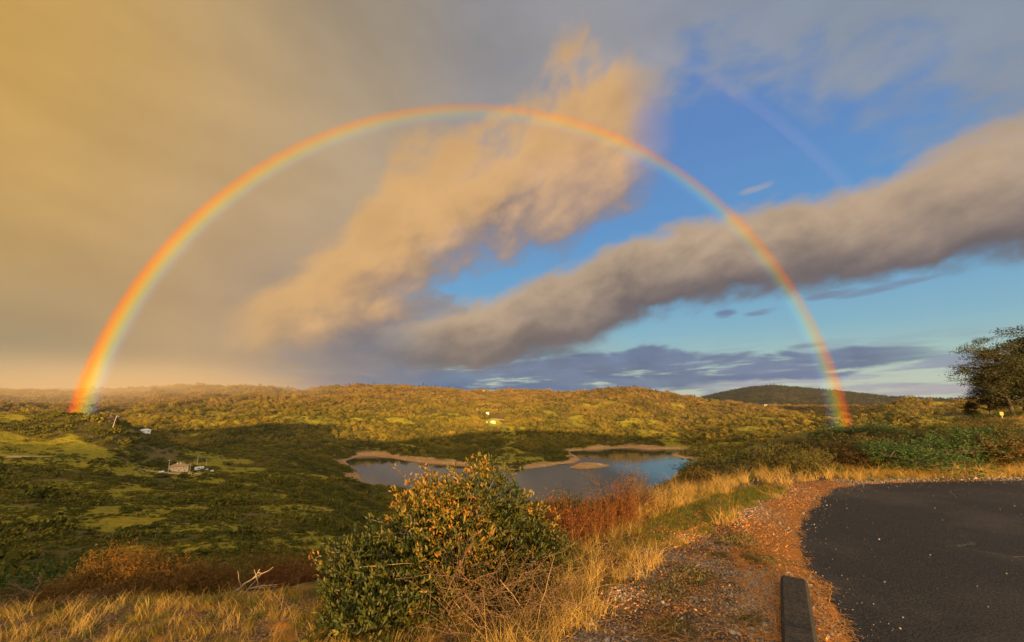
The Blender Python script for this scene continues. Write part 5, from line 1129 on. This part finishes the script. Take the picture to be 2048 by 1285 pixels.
R1 = tree_at(2052, 640, 47, big_tree(6, lean=(.04, 0), spread=.30), 'tallest dark tree, cut by the right edge of the view', hgt=10.2)
tree_at(2020, 705, 50, None, 'darker tree behind and between the two taller ones', R0, 10.2)
tree_at(1962, 735, 50, None, 'lower tree at the left rear of the dark group', R1, 10.2, wide=.9)
tree_at(2085, 700, 44, None, 'dark tree just outside the right edge of the group', R0, 10.2)
tree_at(1941, 800, 52, None, 'small dark umbrella shaped tree alone left of the group', R1, 10.2, wide=.9)
for X, Yt, y, w_, lb in ((1985, 822, 45, 60, 'dark bush under the leaning tree'), (2030, 815, 45, 80, 'dense black green bush under the tallest tree'), (2010, 838, 42, 60, 'low dark bush at the foot of the tree group')):
    grow('tree_foot_bush', X, Yt, y, w_, None, None, lb, (A0, C0, B0)[X % 3], m_leafB)
# signs and marker posts
m_sign = plain_mat('yellow_sign_paint', (.42, .34, .12), (.50, .42, .18), 3)
def sign(X, Y, y, w_, h_, hp, mat, label, name, cat):
    c_ = at_y(X, Y, y); gz = float(ground(c_[0], y)); root = bpy.data.objects.new(name, None); C.objects.link(root); root.location = (c_[0], y, gz); root.rotation_euler.z = math.atan2(-c_[0], y); tag(root, label, cat)
    zc = max(c_[2] - gz, hp); link('post', mesh_py('post', *boxv((-.03, .0, -.2), (.03, .06, zc)), m_pole), root)
    V, Fc = boxv((-w_ / 2, -.03, zc - h_ / 2), (w_ / 2, -.003, zc + h_ / 2)); link('panel', mesh_py('panel', V, Fc, mat), root)
sign(2005, 836, 38, .22, .30, .5, m_sign, 'small pale yellow sign in front of the dark trees', 'road_sign', 'sign')
sign(1987, 858, 22, .09, .14, .45, m_sign, 'short white marker post on the right hillside', 'marker_post', 'marker post')

# ================================================================== rainbow: its light is emitted by a tinted ring 42 degrees about the point opposite the sun
def bow(name, R, r_in, r_out, stops, base, label, thick, a_range, filt=0.0):
    """ring body of real thickness standing R metres off; colours run across its width"""
    ax = -toward
    e1 = Vector((ax.y, -ax.x, 0)).normalized(); e2 = e1.cross(ax).normalized()
    if e2.z < 0: e2 = -e2
    ti, to = rad(r_in), rad(r_out)
    ri, ro = R * math.sin(ti), R * math.sin(to); dc = R * math.cos((ti + to) / 2)
    n, mseg = 240, 12
    V = []; prof = [(math.cos(k / mseg * 2 * math.pi), math.sin(k / mseg * 2 * math.pi)) for k in range(mseg)]
    rm, hw = (ri + ro) / 2, (ro - ri) / 2
    for i in range(n):
        a = i / n * 2 * math.pi
        for (c_, s_) in prof:
            rr = rm + hw * c_; zz = thick * s_
            V.append((rr * math.cos(a), rr * math.sin(a), zz))
    i, j = np.meshgrid(np.arange(n), np.arange(mseg), indexing='ij')
    i2, j2 = (i + 1) % n, (j + 1) % mseg
    Fc = np.stack([i * mseg + j, i2 * mseg + j, i2 * mseg + j2, i * mseg + j2], -1).reshape(-1, 4)
    m = bpy.data.materials.new(name); m.use_nodes = True; t = m.node_tree
    for nd in list(t.nodes): t.nodes.remove(nd)
    out = t.nodes.new('ShaderNodeOutputMaterial'); add = t.nodes.new('ShaderNodeAddShader'); tr = t.nodes.new('ShaderNodeBsdfTransparent'); em = t.nodes.new('ShaderNodeEmission')
    t.links.new(tr.outputs[0], add.inputs[0]); t.links.new(em.outputs[0], add.inputs[1]); t.links.new(add.outputs[0], out.inputs[0])
    tcn = t.nodes.new('ShaderNodeTexCoord'); s = t.nodes.new('ShaderNodeSeparateXYZ'); t.links.new(tcn.outputs['Object'], s.inputs[0])
    X, Y = E(t, s.outputs[0]), E(t, s.outputs[1])
    rr = (X * X + Y * Y).pow(.5)
    f = (rr - ri) / (ro - ri)
    cr2 = t.nodes.new('ShaderNodeValToRGB'); t.links.new(f.k, cr2.inputs[0]); r = cr2.color_ramp; r.interpolation = 'B_SPLINE'
    while len(r.elements) < len(stops): r.elements.new(.5)
    for e_, (p_, c_) in zip(r.elements, stops): e_.position = p_; e_.color = (*c_, 1)
    ang = X._m('ARCTAN2', X, Y) * (180 / math.pi)      # 0 at the top, positive to the right
    ar = t.nodes.new('ShaderNodeValToRGB'); t.links.new(((ang + 180) / 360).k, ar.inputs[0]); r = ar.color_ramp
    while len(r.elements) < len(a_range): r.elements.new(.5)
    for e_, (p_, v_) in zip(r.elements, a_range): e_.position = (p_ + 180) / 360; e_.color = (v_, v_, v_, 1)
    t.links.new(cr2.outputs[0], em.inputs[0])
    st = E(t, ar.outputs[0]) * (noise(t, tcn.outputs['Object'], .004, 2, .5) * .5 + .75) * (base * 2 ** -1.35)
    t.links.new(st.k, em.inputs[1])
    hump = f.ss(.36, .58) * f.ss(1.0, .82) * E(t, ar.outputs[0])
    t.links.new(mixc(t, (hump * filt).clamp(), (1, 1, 1), (1, .82, .42)), tr.inputs[0])
    try: m.cycles.emission_sampling = 'NONE'
    except Exception: pass
    me = mesh_np(name, V, Fc, m, True)
    o = link(name, me)
    M = mathutils.Matrix((e1, e2, ax)).transposed().to_4x4()
    M.translation = Vector((0, 0, CAMZ)) + ax * dc
    o.matrix_world = M
    tag(o, label, 'rainbow', kind='thing')
    return o
bow('rainbow', 800, 39.6, 43.6,
    [(0, (0, 0, 0)), (.12, (.010, .006, .03)), (.30, (.03, .06, .09)), (.44, (.05, .20, .05)), (.56, (.26, .22, .0)), (.68, (.50, .10, .0)), (.80, (.46, .03, .03)), (.92, (.08, .01, .02)), (1, (0, 0, 0))],
    .62, 'wide bright rainbow arching over the lake from the left hill to the right hillside', 5.0,
    [(-180, .5), (-100, 1.15), (-84, 1.15), (-60, .85), (-30, .52), (0, .38), (30, .46), (50, .46), (70, .46), (88, .70), (100, .70), (110, .1), (180, .1)], .8)
bow('secondary_rainbow', 780, 50, 53.5,
    [(0, (0, 0, 0)), (.25, (.12, .03, .03)), (.45, (.09, .05, .02)), (.65, (.03, .04, .03)), (.85, (.01, .01, .02)), (1, (0, 0, 0))],
    .22, 'faint second rainbow in the blue gap outside the bright one', 5.0,
    [(-180, 0), (15, 0), (34, 1), (58, 1), (70, .2), (180, .0)])

# ================================================================== haze
m_haze = bpy.data.materials.new('haze'); m_haze.use_nodes = True; t = m_haze.node_tree
for nd in list(t.nodes): t.nodes.remove(nd)
out = t.nodes.new('ShaderNodeOutputMaterial'); vol = t.nodes.new('ShaderNodeVolumePrincipled'); t.links.new(vol.outputs[0], out.inputs['Volume'])
vol.inputs['Color'].default_value = (.66, .80, 1.0, 1); vol.inputs['Density'].default_value = HAZE_D; vol.inputs['Anisotropy'].default_value = .0
def box(name, a, b_, mat):
    V = [(x, y, zz) for x in (a[0], b_[0]) for y in (a[1], b_[1]) for zz in (a[2], b_[2])]
    return link(name, mesh_np(name, V, [(0, 1, 3, 2), (4, 6, 7, 5), (0, 4, 5, 1), (2, 3, 7, 6), (0, 2, 6, 4), (1, 5, 7, 3)], mat))
tag(box('haze', (-9900, -9900, float(H.min()) - 2), (9900, 9900, float(max(H.max(), 640)) + 8), m_haze), kind='stuff')
# rain falling over the far left hills
m_rain = bpy.data.materials.new('rain_mist'); m_rain.use_nodes = True; t = m_rain.node_tree
for nd in list(t.nodes): t.nodes.remove(nd)
out = t.nodes.new('ShaderNodeOutputMaterial'); vol = t.nodes.new('ShaderNodeVolumePrincipled'); t.links.new(vol.outputs[0], out.inputs['Volume'])
vol.inputs['Color'].default_value = (.88, .70, .46, 1); vol.inputs['Anisotropy'].default_value = 0
tcn = t.nodes.new('ShaderNodeTexCoord'); ln_ = t.nodes.new('ShaderNodeVectorMath'); ln_.operation = 'LENGTH'; t.links.new(tcn.outputs['Object'], ln_.inputs[0])
dn = E(t, ln_.outputs['Value']).ss(1.0, .15) * .00066; t.links.new(dn.k, vol.inputs['Density'])
V, Fc = ico(1, 4); o = link('rain_mist', mesh_np('rain_mist', V, Fc, m_rain, True), None, (-1750, 1800, -30)); o.scale = (1250, 1250, 250)
tag(o, 'golden rain mist hanging over the far left hills', 'rain mist', kind='stuff')
